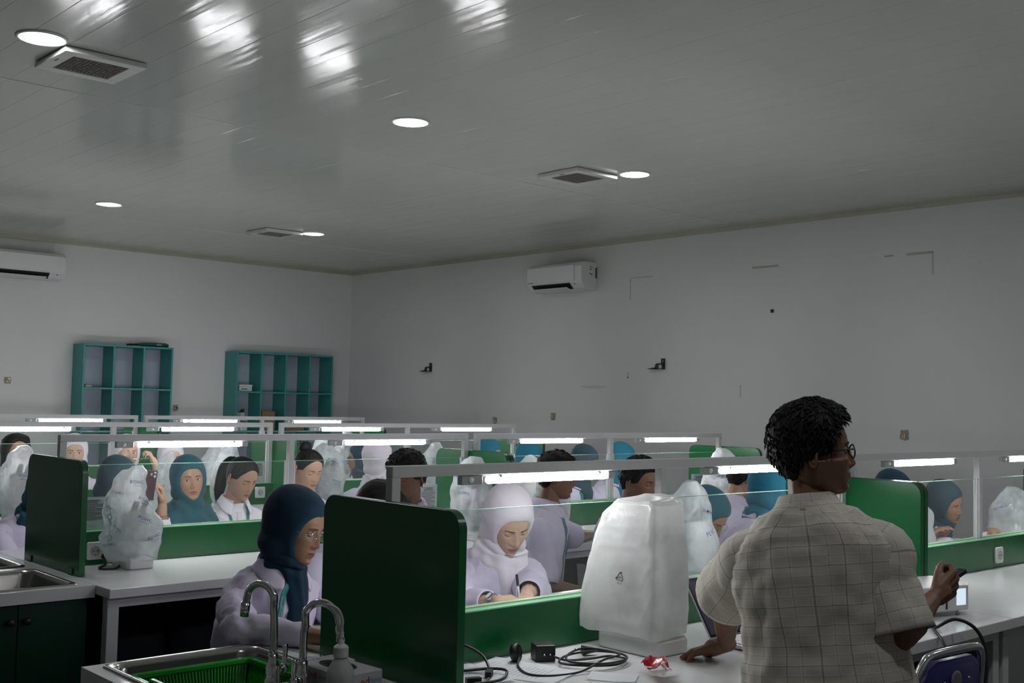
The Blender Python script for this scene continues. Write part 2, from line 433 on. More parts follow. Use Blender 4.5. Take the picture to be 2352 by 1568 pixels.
def person(label, head, hth, bth, hp=10, hr=0, lean=15, slean=0, seat=True, hands=None, top='coat', cover=None, cover_col=None, tone='mid',
           eyes='down', lod=1, wid=1.0, sleeve='long', lanyard=False, lips=None, name='person', neck=.085, legs=True, jaw=1.0, gaze=0, torso_len=.50,
           lean_dir=None, collar=True, top_mat=None, sleeve_mat=None, hem=None, over=False, poles=None, glasses=None, seed=1, grp=None, shoulder=.165, legm=None, sh_t=.775, hs=1.0, ss=.9):
    H = V(head); Rh = (M.Rotation(R(hth), 3, 'Z') @ M.Rotation(R(hr), 3, 'Y') @ M.Rotation(R(-hp), 3, 'X'))
    Rh = Rh*hs; Rb = M.Rotation(R(bth), 3, 'Z'); fx, fy = Rb @ V((1,0,0)), Rb @ V((0,1,0)); up = V((0,0,1))
    T = H + Rh @ V((0,-.022,-.075))
    ldir = fy if lean_dir is None else (M.Rotation(R(lean_dir), 3, 'Z') @ V((0,1,0)))
    sp = (up*math.cos(R(lean)) + ldir*math.sin(R(lean)) + fx*math.sin(R(slean))).normalized()
    N = T - (sp*.6 + up*.4).normalized()*neck - fy*.012
    Pv = N - sp*torso_len
    base = V((Pv.x, Pv.y, 0)); root = empty(name, base); tag(root, label, 'person', grp)
    L_ = lambda p: V(p)-base
    m_skin, m_lip = skin(tone); m_dark = mat('brow_dark', (.022,.016,.013), .6)
    if lips: m_lip = mat('lip_paint_%d' % int(lips[0]*100), lips, .4)
    top_mat = top_mat or MATS['coat']
    rs = np.random.RandomState(seed)
    # frame along the spine; forward axis leans with it
    tf = (fy - sp*fy.dot(sp)).normalized(); tx = tf.cross(sp).normalized()
    S = {}
    for s in (-1, 1): S[s] = Pv + sp*torso_len*sh_t + tx*s*shoulder*wid + fx*0
    # --- arms
    arm = {}
    for s, key in ((-1, 'L'), (1, 'R')):
        h = (hands or {}).get(key)
        if h is None:
            h = dict(pos=Pv + sp*torso_len*.3 + fy*.40 + fx*s*.10); h['pos'] = V((h['pos'].x, h['pos'].y, max(.815, h['pos'].z-.2) if seat else Pv.z-.05))
            if not seat: h['pos'] = S[s] - up*.5 + fx*s*.06 + fy*.06
        Wp = V(h['pos']); pole = V((poles or {}).get(key, fx*s*.5 - up*.9 - fy*.3))
        E = V(h['elbow']) if 'elbow' in h else ik(S[s], Wp, .27, .24, pole)
        fd = V(h.get('dir', (Wp-E))).normalized(); pn = V(h.get('palm', (0,0,-1)))
        arm[s] = (S[s], E, Wp, fd, pn, h)
    # --- body: one skin
    b = MB(); nn = 10
    capsule(b, L_(Pv+sp*.08), L_(N-sp*.10), .095, .085, 14); capsule(b, L_(N-sp*.12), L_(T), .058, .054, 14)
    capsule(b, L_(T), L_(H + Rh @ V((0,-.012,-.03))), .054, .058, 14)
    for s in (-1, 1):
        Sx, E, Wp, fd, pn, h = arm[s]
        capsule(b, L_(N-sp*.10), L_(Sx), .06, .048); capsule(b, L_(Sx), L_(E), .046*wid, .037*wid, nn); capsule(b, L_(E), L_(E.lerp(Wp, .35)), .037*wid, .038*wid, nn)
        capsule(b, L_(E.lerp(Wp, .35)), L_(Wp), .037*wid, .025, nn)
        hand_caps(b, L_(Wp+fd*.012), fd, pn, -s, h.get('curl', (22, 30, 20)), h.get('tcurl', 15), h.get('sc', .95), h.get('spread', 4), index=h.get('index'), td=h.get('td'))
    co, fs = bool_mesh_remesh(b, (.0042, .0055, .008)[lod], 2 if lod < 2 else 1)
    mb = MB(); mb.v = [tuple(p) for p in co]; mb.f = [f for f in fs]; mb.m = [0]*len(fs)
    add_head(mb, Rh, L_(H), lod, eyes, jaw, ear=(cover or '').startswith('hair'), gaze=gaze)
    body = mb.build('body', [m_skin, m_lip, mat('eye_white', (.75,.73,.70), .25), m_dark], root, True)
    # --- top
    nt, nph = ((64, 96), (40, 56), (26, 36))[lod]
    t0 = hem if hem is not None else -.12
    t = np.concatenate([np.linspace(t0, .8, nt*2//3, endpoint=False), np.linspace(.8, 1.02, nt-nt*2//3)])
    A, Fw, Bk = (np.interp(t, TORSO_T, q)*wid for q in (TORSO_A, TORSO_F, TORSO_B))
    low = t < 0; A = A.copy(); A[low] += -t[low]*.05
    ph = np.linspace(0, 2*math.pi, nph, endpoint=False); c, s_ = np.cos(ph), np.sin(ph)
    G = np.zeros((nt, nph, 3)); UV = np.zeros((nt, nph, 2))
    if sleeve == 'shirt': n_exp = .9
    for i in range(nt):
        bow = math.sin(math.pi*min(max(t[i], 0), 1))*(.018 if lean > 5 else .006)
        if t[i] < 0 and not seat: ctr = Pv + up*torso_len*t[i]
        else: ctr = Pv + sp*torso_len*t[i]
        ctr = ctr - tf*bow - base
        blend = smooth01(np.array([(t[i]-.93)/.09]))[0]
        ctr = ctr + (fy*.0)*blend
        xx = A[i]*np.sign(c)*np.abs(c)**.85; yy = np.where(s_ > 0, Fw[i], Bk[i])*np.sign(s_)*np.abs(s_)**.85
        drop = -.10*np.clip((np.abs(xx)-.06)/.13, 0, 1)**1.5*smooth01(np.array([(t[i]-.7)/.2]))[0]*(1-smooth01(np.array([(t[i]-.9)/.12]))[0])*.25
        G[i] = np.array(ctr) + np.outer(xx, tx) + np.outer(yy, tf) + np.outer(drop, sp)
        UV[i, :, 0] = ph*.145; UV[i, :, 1] = t[i]*torso_len
    nrm = grid_normals(G); Pn = G.reshape(-1, 3)
    wa = .026 if lod == 0 else .020
    wr = (wob(Pn*np.array([1, 1, .55]), seed, 4.5, 4, True)*wa*(.45 if top == 'shirt' else 1) + wob(Pn, seed+9, 11, 2)*.0025).reshape(nt, nph)
    if top == 'shirt':
        wr = wr + (wob(Pn*np.array([1, 1, .13]), seed+4, 11, 3, True)*.009 + wob((Pn+np.array([.3, 0, .2]))*np.array([.6, .6, 1.2]), seed+8, 8, 3, True)*.006).reshape(nt, nph)
    env = smooth01((t-t0)/.05*1.0+.4)*(1-smooth01((t-.95)/.07))
    G2 = G + nrm*(wr*env[:, None])[..., None]*np.sign(np.sum(nrm*(G-G.mean(1, keepdims=True)), -1, keepdims=True)+1e-9)
    shirt = np_grid_obj({'coat': 'lab_coat', 'shirt': 'shirt'}.get(top, top), G2, top_mat, root, uv=UV)
    md = shirt.modifiers.new('thick', 'SOLIDIFY'); md.thickness = .004; md.offset = 1
    tb = BVHTree.FromPolygons([tuple(p) for p in G2.reshape(-1, 3)], [(i*nph+j, i*nph+(j+1) % nph, (i+1)*nph+(j+1) % nph, (i+1)*nph+j) for i in range(nt-1) for j in range(nph)])
    # --- sleeves
    for s in (-1, 1):
        Sx, E, Wp, fd, pn, h = arm[s]
        inn = Sx - tx*s*.060*wid + sp*.022
        if sleeve == 'short':
            cut = 1.0; endp = Sx.lerp(E, cut); pts = [inn, Sx + tx*s*.018, Sx.lerp(E, .42), endp]
            rad = [.050*wid, .061*wid, .066*wid, .074*wid]
        else:
            cf = {'long': .90, 'roll': .70}.get(sleeve, .9); endp = E.lerp(Wp, cf)
            pts = [inn, Sx + tx*s*.014, Sx.lerp(E, .5), E, E.lerp(Wp, cf*.5), endp]
            rad = [.058*wid, .064*wid, .060*wid, .056*wid, .052*wid, .048*wid]
            if sleeve == 'roll': rad = [.058*wid, .064*wid, .062*wid, .058*wid, .052*wid, .044*wid]
        rad = [q*ss for q in rad]
        sub = (9, 6, 4)[lod]; pp = [L_(p) for p in spline(pts, sub)]; rr = np.interp(np.linspace(0, 1, len(pp)), np.linspace(0, 1, len(rad)), rad)
        ns = (48, 32, 20)[lod]; Gs, Lc = tube_grid(pp, rr, ns); nr = grid_normals(Gs)
        sg = np.sign(np.sum(nr*(Gs-Gs.mean(1, keepdims=True)), -1, keepdims=True)+1e-9)
        dE = np.linalg.norm(Gs-np.array(L_(E)), axis=-1); k = .5+1.2*np.exp(-(dE/.09)**2)
        ws = (wob(Gs.reshape(-1, 3), seed+3*s+20, 7, 3, True).reshape(len(pp), ns)*.015*k)
        if sleeve != 'short' or True:
            ws[-2:] *= .25
        Gs = Gs + nr*sg*ws[..., None]
        uvs = np.zeros(Gs.shape[:2]+(2,)); uvs[..., 0] = np.linspace(0, 2*math.pi, ns)[None, :]*np.mean(rr); uvs[..., 1] = Lc[:, None]
        so = np_grid_obj('sleeve', Gs, sleeve_mat or top_mat, shirt, uv=uvs, cap0=True)
        md = so.modifiers.new('thick', 'SOLIDIFY'); md.thickness = .004; md.offset = 1
    # --- collar
    if collar and 'over' not in (cover or ''):
        nc = (48, 36, 24)[lod]; gap = .52
        an = np.linspace(math.pi/2+gap, math.pi/2+2*math.pi-gap, nc); rows = [(.064,.0),(.064,.030),(.069,.040),(.078,.034),(.094,.004),(.100,-.006)]
        Gc = np.zeros((len(rows), nc, 3)); cc = L_(N) + sp*.0
        for i, (r, z) in enumerate(rows):
            for j in range(nc):
                fr_ = max(0, math.sin(an[j])); ex = 1+.30*fr_*(1 if i > 2 else 0); dz = z-(.045*fr_ if i > 2 else .012*fr_)
                Gc[i, j] = cc + tx*math.cos(an[j])*r*ex + tf*math.sin(an[j])*r*ex*.98 + sp*dz
        cuv = np.zeros((len(rows), nc, 2)); cuv[..., 0] = an[None, :]*.075; cuv[..., 1] = np.array([0, .03, .042, .052, .084, .094])[:, None]+.02
        np_grid_obj('collar', Gc, top_mat, shirt, closed=False, solid=.004, uv=cuv)
        # front placket
        strips = [([(0, .93), (.004, .8), (.004, .6), (.004, .4), (.004, .15), (.004, -.05)], .016, 'placket', top_mat, .013)]
        for xs, wdt, nm, mm, off in strips:
            vs, fs = [], []
            for i, (x, tt) in enumerate(xs):
                for k in (-1, 0, 1):
                    q = L_(Pv + sp*torso_len*tt) + tx*(x+k*wdt); hh = tb.ray_cast(q + tf*.5, -tf, .6)
                    vs.append((hh[0] if hh[0] is not None else q + tf*.1) + tf*off)
            for i in range(len(xs)-1):
                for k in range(2): fs.append((i*3+k, i*3+k+1, i*3+k+4, i*3+k+3))
            bb = MB().add(vs, fs); po = bb.build(nm, mm, shirt, True); md = po.modifiers.new('thick', 'SOLIDIFY'); md.thickness = .003
    if lanyard:
        b = MB()
        for s in (-1, 1):
            path = [(s*.062, .985), (s*.064, .93), (s*.055, .82), (s*.042, .7), (s*.028, .55), (s*.012, .42)]; vs = []
            for i, (x, tt) in enumerate(path):
                a = path[max(i-1, 0)]; c_ = path[min(i+1, len(path)-1)]; dv = V((c_[0]-a[0], 0, (c_[1]-a[1])*torso_len)).normalized(); nv = V((-dv.z, 0, dv.x))
                for k in (-1, 0, 1):
                    q = L_(Pv + sp*torso_len*tt) + tx*(x+nv.x*k*.010) + sp*nv.z*k*.010; hh = tb.ray_cast(q + tf*.5, -tf, .6)
                    vs.append((hh[0] if hh[0] is not None else q + tf*.09) + tf*.011)
            b.add(vs, [(i*3+k, i*3+k+1, i*3+k+4, i*3+k+3) for i in range(len(path)-1) for k in range(2)])
        lo = b.build('lanyard', MATS['lanyard'], root, True); md = lo.modifiers.new('thick', 'SOLIDIFY'); md.thickness = .002
    # --- legs
    if legs:
        b = MB(); f = fy; hip = V((Pv.x, Pv.y, Pv.z)) - base
        if seat:
            hip.z = min(hip.z, .56); kw = 1.4 if cover and ('hijab' in cover or 'pony' in cover or 'bun' in cover) else 1.0
            for s in (-1, 1):
                h0 = hip + fx*s*.085; kn = hip + fx*s*.12 + f*.40; kn.z = .50; ft = kn + f*.03; ft.z = .07
                capsule(b, h0, kn, .095*kw, .078*kw); capsule(b, kn, ft, .078*kw, .055*kw**2.2)
            if kw > 1: capsule(b, hip + f*.2, hip*1 + f*.41 + up*(.50-hip.z), .13, .11); capsule(b, V((hip.x, hip.y, .50)) + f*.41, V((hip.x, hip.y, .12)) + f*.43, .11, .11)
            capsule(b, hip - up*.0, hip + up*.10, .14, .13, 14)
        else:
            for s in (-1, 1):
                h0 = hip + fx*s*.085*wid - up*.02; kn = hip*.5 + fx*s*.10*wid; kn.z = hip.z*.5; ft = fx*s*.115; ft.z = .07
                ft.x += hip.x; ft.y += hip.y
                capsule(b, h0, kn, .088*wid, .072*wid); capsule(b, kn, ft, .072*wid, .06)
            capsule(b, hip - up*.06, hip + up*.02, .125*wid, .12*wid, 14)
        co, fs = bool_mesh_remesh(b, .022, 3)
        MB().add(co, fs).build('trousers', legm or MATS['dark_cloth'], root, True)
        for s in (-1, 1):
            ft = (hip + fx*s*.12 + f*.47) if seat else (hip + fx*s*.115 + f*.05)
            sb = MB(); q = V((ft.x, ft.y, .045)); sb.ball(q, (.045, .045, .044), 12, 7); 
            sb.ball(q + f*.06 - up*.01, (.045,.045,.034), 12, 7); sb.tube([q - f*.03 - up*.012, q + f*.10 - up*.016], [.034, .028], 10)
            sb.build('shoe', MATS['dark_shoe'], root, True)
    # --- head covering
    if cover and cover.startswith('hijab'):
        hijab(root, cover, cover_col, Rh, L_(H), L_(N), sp, tx, tf, lod, seed, wid, tb, over)
    elif cover:
        hair(root, cover, Rh, L_(H), L_(N), lod, seed)
    if glasses: spectacles(root, Rh, L_(H), glasses)
    info = dict(root=root, N=N, T=T, P=Pv, S=S, arm=arm, sp=sp, tx=tx, tf=tf, base=base, Rh=Rh, H=H, shirt=shirt, tb=tb, body=body)
    return info

def hijab(root, kind, m, Rh, h, N, sp, tx, tf, lod, seed, wid, tb, over):
    nt, nph = ((46, 96), (30, 60), (20, 40))[lod]
    hull = head_grid(40, 48, False).reshape(-1, 3); HF = grid_faces(40, 48)
    bvh = BVHTree.FromPolygons([tuple(p) for p in hull], HF)
    al = np.linspace(0, 2*math.pi, nph, endpoint=False)
    b0 = np.interp(np.degrees(al), [0,45,90,135,180,225,270,315,360], [46,43,37,43,46,55,60,55,46])
    G = np.zeros((nt, nph, 3)); ctr = V((0,-.008,-.004))
    big = 1.12 if 'big' in kind else 1.0
    for i in range(nt):
        f = i/(nt-1)
        off = np.interp(f, [0,.03,.08,.2,.45,.7,1], [.001,.006,.011,.016,.022*big,.028*big,.026*big])
        for j in range(nph):
            be = R(b0[j] + (177-b0[j])*f**1.05)
            d = V((math.sin(be)*math.cos(al[j]), math.cos(be), math.sin(be)*math.sin(al[j])))
            q = bvh.ray_cast(ctr + d*.4, -d, .6); p = q[0] if q[0] is not None else ctr + d*.08
            dn = smooth01(np.array([(-d.z-.25)/.4]))[0]*smooth01(np.array([(f-.15)/.3]))[0]
            o_ = off + (.012*max(0, d.z)*max(0, -d.y+.3))*big + .024*dn
            G[i, j] = p + d*o_
    P = G.reshape(-1, 3); D = P/np.linalg.norm(P, axis=1, keepdims=True)
    f_ = np.repeat(np.linspace(0, 1, nt), nph)
    side = np.tile(np.abs(np.cos(al)), nt)
    P = P + D*((wob(P*np.array([1,.35,.7]), seed+5, 9, 3, True)*.0035*side + wob(P, seed+6, 5, 2)*.0025)*smooth01(f_/.15))[:, None]
    G = P.reshape(nt, nph, 3); inner = G[:1]*.965; G = np.concatenate([inner, G], 0)
    A = np.array(Rh); Gw = G@A.T + np.array(h)
    ho = np_grid_obj('hijab', Gw, m, root, cap1=True)
    md = ho.modifiers.new('thick', 'SOLIDIFY'); md.thickness = .003; md.offset = 0
    # drape under the chin
    nd = (72, 48, 32)[lod]; an = np.linspace(0, 2*math.pi, nd, endpoint=False)
    top = V(h) + Rh @ V((0,.004,-.060)); mid = V(h) + Rh @ V((0,-.010,-.112)); fwd = Rh @ V((0,1,0)); hx = Rh @ V((1,0,0))
    if 'over' in kind:
        rows = [(top, .070,.066,.088, 0), (mid, .070,.086,.092, .2), (N+sp*.03, .098,.108,.095, .7), (N-sp*.02, .160,.138,.122, 1), (N-sp*.07, .212,.172,.146, 1), (N-sp*.11, .232,.190,.156, 1), (N-sp*.15, .236,.200,.160, 1)]
    else:
        rows = [(top, .070,.066,.088, 0), (mid, .084,.086,.096, .3), (N+sp*.035, .096,.096,.092, .8), (N-sp*.01, .104,.118,.085, 1), (N-sp*.06, .084,.146,.06, 1), (N-sp*.13, .052,.152,.05, 1), (N-sp*.21, .016,.140,.03, 1)]
        if 'tight' in kind: rows = [(top, .066,.066,.085, 0), (mid, .068,.082,.088, .3), (N+sp*.035, .070,.096,.082, .8), (N-sp*.01, .068,.118,.074, 1), (N-sp*.07, .058,.148,.05, 1), (N-sp*.14, .044,.156,.04, 1), (N-sp*.23, .016,.146,.03, 1)]
    Gd = []
    for k in range(len(rows)-1):
        a, bq = rows[k], rows[k+1]; ns = (6, 4, 3)[lod]
        for q in range(ns):
            u = q/ns; u = u
            Gd.append([a[0].lerp(bq[0], u)] + [a[z]+(bq[z]-a[z])*u for z in (1,2,3,4)])
    Gd.append(list(rows[-1])); rws = []
    for c0, a, f, bk, ty in Gd:
        X = (hx*(1-ty) + tx*ty).normalized(); Yv = (fwd*(1-ty) + tf*ty).normalized()
        sag = -.05*ty*('over' in kind)
        rws.append([c0 + X*a*math.cos(t)*wid + Yv*(f if math.sin(t) > 0 else bk)*math.sin(t)*1.0 + sp*(sag*max(0, math.sin(t))*(.3+ty)) for t in an])
    Gd = np.array([[tuple(p) for p in r] for r in rws]); nr = grid_normals(Gd)
    sg = np.sign(np.sum(nr*(Gd-Gd.mean(1, keepdims=True)), -1, keepdims=True)+1e-9); v = np.linspace(0, 1, len(Gd))[:, None]
    rs = np.random.RandomState(seed); p1, p2 = rs.rand(2)*6
    fold = (np.sin(an*5+p1+v*2.5)+.7*np.sin(an*9+p2-v*3))*.0075*smooth01(v*2.2)
    diag = .006*np.sin((v*26 + np.abs(np.sin(an-math.pi/2))*6+p2))*smooth01(v*3)*('over' in kind) + .004*np.sin(v*30+np.cos(an)*4+p1)*smooth01((.6-v)*3)
    Gd = Gd + nr*sg*(fold+diag)[..., None]
    dr = np_grid_obj('scarf_drape', Gd, m, ho)
    md = dr.modifiers.new('thick', 'SOLIDIFY'); md.thickness = .003; md.offset = 0

def hair(root, kind, Rh, h, N, lod, seed):
    m = MATS['hair']; ns, nph = ((30, 128), (22, 80), (16, 48))[lod]
    a = np.linspace(-math.pi, math.pi, nph, endpoint=False); aa = np.abs(a)
    if 'short' in kind: hl = np.interp(aa, [0,.45,.8,1.05,1.22,1.5,1.75,2.1,2.6,math.pi], [.070,.070,.062,.040,-.002,-.012,-.008,-.05,-.078,-.082])
    elif 'bob' in kind: hl = np.interp(aa, [0,.3,.6,.85,1.1,1.5,2.0,math.pi], [.082,.076,.06,.02,-.08,-.125,-.135,-.14])
    else: hl = np.interp(aa, [0,.3,.6,.9,1.15,1.5,1.8,2.2,math.pi], [.082,.078,.066,.045,.012,.004,-.01,-.06,-.085])
    thick = .026 if 'thick' in kind else (.020 if 'short' in kind else (.022 if 'bob' in kind else .010))
    G = np.zeros((ns, nph, 3))
    for i in range(ns):
        s = i/(ns-1); z = .1175*np.cos(s*np.arccos(np.clip(hl/.1175, -1, 1))) if 'bob' not in kind else .1175+(hl-.1175)*s**1.6
        zc = np.maximum(z, -.085)
        wx = np.interp(zc, _HZ, _WX); yf = np.interp(zc, _HZ, _YF); yb = np.interp(zc, _HZ, _YB)
        if 'bob' in kind: wx = np.maximum(wx, .070*(s > .3)); yb = np.maximum(yb, .085*(s > .3))
        elif 'short' in kind: yb = np.maximum(yb, .058*(s > .6))
        c, q = np.cos(a), np.sin(a)
        X = wx*np.sign(q)*np.abs(q)**.92; Y = np.where(c > 0, yf*np.abs(c)**.86, -yb*np.abs(c)**.95)
        e = np.stack([X/.075**2, Y/.095**2, np.maximum(z, 0)/.118**2], -1); e /= np.maximum(np.linalg.norm(e, axis=-1, keepdims=True), 1e-9)
        prof = np.interp(s, [0,.6,.88,.97,1], [1,1,.75,.3,-.12]) if 'bob' not in kind else np.interp(s, [0,.3,.9,1], [.7,.9,1,.2])
        top = 1+(.15 if 'thick' in kind else .1)*np.maximum(0, z/.118)
        G[i] = np.stack([X, Y, z], -1) + e*(thick*prof*top)[:, None] if np.ndim(prof) else np.stack([X, Y, z], -1) + e*(thick*prof*top)[..., None]
    P = G.reshape(-1, 3); D = P/np.maximum(np.linalg.norm(P, axis=1, keepdims=True), 1e-9)
    sv = np.repeat(np.linspace(0, 1, ns), nph); av = np.tile(a, ns)
    rs = np.random.RandomState(seed)
    str_ = np.zeros(len(P))
    for k in range(5):
        fq = rs.randint(14, 46); str_ += np.sin(av*fq + rs.rand()*6 + sv*rs.uniform(-5, 5))
    amp = .0011 if 'short' in kind else .0012
    P = P + D*((str_*amp*.5 + wob(P, seed+2, 9, 3)*(.006 if 'short' in kind else .002))*smooth01(sv*4)*smooth01((1-sv)*8))[:, None]
    A = np.array(Rh); b = MB(); fs = grid_faces(ns, nph)
    b.add(P@A.T + np.array(h), fs)
    if 'short' in kind and lod < 2:
        k = 1500 if lod == 0 else 260
        for q in range(k):
            s = rs.uniform(.0, .95); an = rs.uniform(-math.pi, math.pi)
            i = int(s*(ns-1)); j = int((an+math.pi)/(2*math.pi)*nph) % nph
            p = V(P[i*nph+j]); d = V(D[i*nph+j]); fl = V((.45*math.sin(an), 1.0*math.cos(an) if abs(an) < 1.3 else -.25, -1.0*s if abs(an) > 1.0 else -.15)) + V(rs.normal(size=3))*.28; t = (fl - d*fl.dot(d)).normalized(); t = (t + d*rs.uniform(.02, .22)).normalized()
            ln = rs.uniform(.012, .026); p0 = p - d*.003; p1 = p0 + t*ln*.55 + d*.0022; p2 = p0 + t*ln
            q3 = [Rh @ x + V(h) for x in (p0, p1, p2)]; b.tube(q3, [.0038, .0026, .0005], 4)
    if 'bun' in kind:
        cb = V((0,-.072,.118)); g = 9
        bb = MB(); bb.ball(cb, (.042,.034,.036), 20, 12); Q = np.array(bb.v); Q = Q + (Q-np.array(cb))*(wob(Q, seed, 14, 3, True)*.10)[:, None]; b.add(Q@A.T+np.array(h), bb.f)
    if 'pony' in kind:
        pts = [V(x) for x in ((0,-.085,.055), (0,-.128,.045), (0.01,-.150,-.01), (.015,-.150,-.08), (.02,-.135,-.16), (.02,-.125,-.22))]
        pp = spline(pts, 5); rr = np.interp(np.linspace(0, 1, len(pp)), [0,.15,.4,.75,1], [.014,.032,.040,.032,.008])
        Gp, _ = tube_grid(pp, rr, 28); nr = Gp-Gp.mean(1, keepdims=True); an = np.linspace(0, 2*math.pi, 28, endpoint=False)
        Gp = Gp + nr*(np.sin(an*7)*.08+np.sin(an*11+1)*.05)[None, :, None]
        fs2 = [(i*28+j, i*28+(j+1) % 28, (i+1)*28+(j+1) % 28, (i+1)*28+j) for i in range(len(pp)-1) for j in range(28)]
        b.add(Gp.reshape(-1, 3)@A.T + np.array(h), fs2)
    b.build('hair', m, root, True)

def spectacles(root, Rh, h, style):
    b = MB(); m = MATS['dark_metal'] if style == 'black' else MATS['chrome']; r = .0022 if style == 'black' else .0009
    Q = lambda x, y, z: Rh @ V((x, y, z)) + V(h)
    for s in (-1, 1):
        pts = [Q(s*.033 + .024*math.cos(t)*(1 if style != 'black' else 1.0), .099-.006*abs(math.cos(t))*(.5-.5*s*math.cos(t)), -.001 + .018*math.sin(t)) for t in [2*math.pi*i/20 for i in range(20)]]
        b.tube(pts, r, 6, closed=True)
        b.tube([Q(s*.057,.097,.006), Q(s*.072,.085,.006), Q(s*.078,.03,.004), Q(s*.077,-.01,.002), Q(s*.076,-.025,-.018)], r, 6)
    b.tube([Q(-.010,.101,.003), Q(0,.104,.005), Q(.010,.101,.003)], r, 6)
    o = b.build('glasses', m, root, True)
    g = MB()
    for s in (-1, 1):
        ring = [Q(s*.033 + .0235*math.cos(t), .099-.006*abs(math.cos(t))*(.5-.5*s*math.cos(t)), -.001 + .0175*math.sin(t)) for t in [2*math.pi*i/16 for i in range(16)]]
        g.add([Q(s*.033,.1005,-.001)]+ring, [(0, i+1, (i+1) % 16+1) for i in range(16)])
    g.build('lens', MATS['glass'], o)

mat('white_metal', (.62,.62,.62), .42, spec=.5, var=.03)
mat('bench_white', (.74,.75,.75), .16, spec=.55, var=.03, scale=6)
mat('bench_edge', (.55,.54,.55), .4)
mat('green_board', (.003,.108,.028), .22, spec=.5, var=.05, scale=5)
mat('green_cabinet', (.002,.036,.019), .3, spec=.45, var=.08)
mat('teal_board', (.035,.26,.24), .45, var=.06, scale=6)
mat('teal_back', (.36,.40,.50), .6, var=.05)
mat('plastic_white', (.72,.72,.72), .35)
mat('plastic_warm', (.66,.65,.62), .45)
mat('vent_grille', (.20,.18,.15), .6)
mat('black', (.012,.012,.013), .45)
mat('steel', (.42,.41,.40), .22, metal=1.0, bump=.05, bscale=60)
mat('paper', (.78,.80,.82), .7, trans=.3)
mat('ink', (.07,.075,.09), .7)
mat('glass_edge', (.55,.80,.68), .35, trans=.4)
mat('tube', (1, 1, 1), .4, emit=((.97, .98, 1.0), TUBE_E))
mat('downlight', (1, 1, 1), .4, emit=((.95, .97, 1.0), DOWN_E))
mat('clear_plastic', (.75,.78,.78), .2, alpha_t=.35)
mat('cornice', (.40,.39,.31), .5, var=.15, scale=4)
mat('stain_ochre', (.44,.41,.31), .9, alpha_t=.85)
mat('tape_mark', (.58,.56,.48), .8, alpha_t=.65)
mat('tape_mark_pale', (.66,.66,.63), .8, alpha_t=.55)
mat('recess', (.34,.28,.23), .9, var=.6, scale=60)
mat('floor', (.075,.075,.078), .3, var=.1)

def wall_material():
    m = mat('wall_paint', (.66,.66,.665), .7, spec=.3); nt = m.node_tree; n = nt.nodes; l = nt.links; b = n['Principled BSDF']
    g = n.new('ShaderNodeNewGeometry')
    a = n.new('ShaderNodeTexNoise'); a.inputs['Scale'].default_value = .55; a.inputs['Detail'].default_value = 6; l.new(g.outputs['Position'], a.inputs['Vector'])
    r = n.new('ShaderNodeValToRGB'); r.color_ramp.elements[0].position = .3; r.color_ramp.elements[0].color = (.63,.64,.635,1); r.color_ramp.elements[1].position = .7; r.color_ramp.elements[1].color = (.72,.71,.695,1)
    l.new(a.outputs['Fac'], r.inputs[0]); l.new(r.outputs[0], b.inputs['Base Color'])
    c = n.new('ShaderNodeTexNoise'); c.inputs['Scale'].default_value = 30; c.inputs['Detail'].default_value = 6; l.new(g.outputs['Position'], c.inputs['Vector'])
    bp = n.new('ShaderNodeBump'); bp.inputs['Strength'].default_value = .25; bp.inputs['Distance'].default_value = .006; l.new(c.outputs['Fac'], bp.inputs['Height']); l.new(bp.outputs[0], b.inputs['Normal'])
    return m
def ceiling_material():
    m = mat('ceiling_board', (.62,.62,.575), .17, spec=.5); nt = m.node_tree; n = nt.nodes; l = nt.links; b = n['Principled BSDF']
    g = n.new('ShaderNodeNewGeometry'); mp = n.new('ShaderNodeMapping'); mp.inputs['Scale'].default_value = (60, .7, 1); l.new(g.outputs['Position'], mp.inputs[0])
    a = n.new('ShaderNodeTexNoise'); a.inputs['Scale'].default_value = 1.0; a.inputs['Detail'].default_value = 4; l.new(mp.outputs[0], a.inputs['Vector'])
    mp2 = n.new('ShaderNodeMapping'); mp2.inputs['Scale'].default_value = (7, .5, 1); l.new(g.outputs['Position'], mp2.inputs[0])
    a2 = n.new('ShaderNodeTexNoise'); a2.inputs['Scale'].default_value = 1.0; a2.inputs['Detail'].default_value = 2; l.new(mp2.outputs[0], a2.inputs['Vector'])
    bp = n.new('ShaderNodeBump'); bp.inputs['Strength'].default_value = .30; bp.inputs['Distance'].default_value = .0012; l.new(a.outputs['Fac'], bp.inputs['Height'])
    bp2 = n.new('ShaderNodeBump'); bp2.inputs['Strength'].default_value = .35; bp2.inputs['Distance'].default_value = .010; l.new(a2.outputs['Fac'], bp2.inputs['Height']); l.new(bp.outputs[0], bp2.inputs['Normal']); l.new(bp2.outputs[0], b.inputs['Normal'])
    mr = n.new('ShaderNodeMapRange'); mr.inputs[3].default_value = .07; mr.inputs[4].default_value = .16; l.new(a.outputs['Fac'], mr.inputs[0]); l.new(mr.outputs[0], b.inputs['Roughness'])
    return m
WALL, CEIL = wall_material(), ceiling_material()

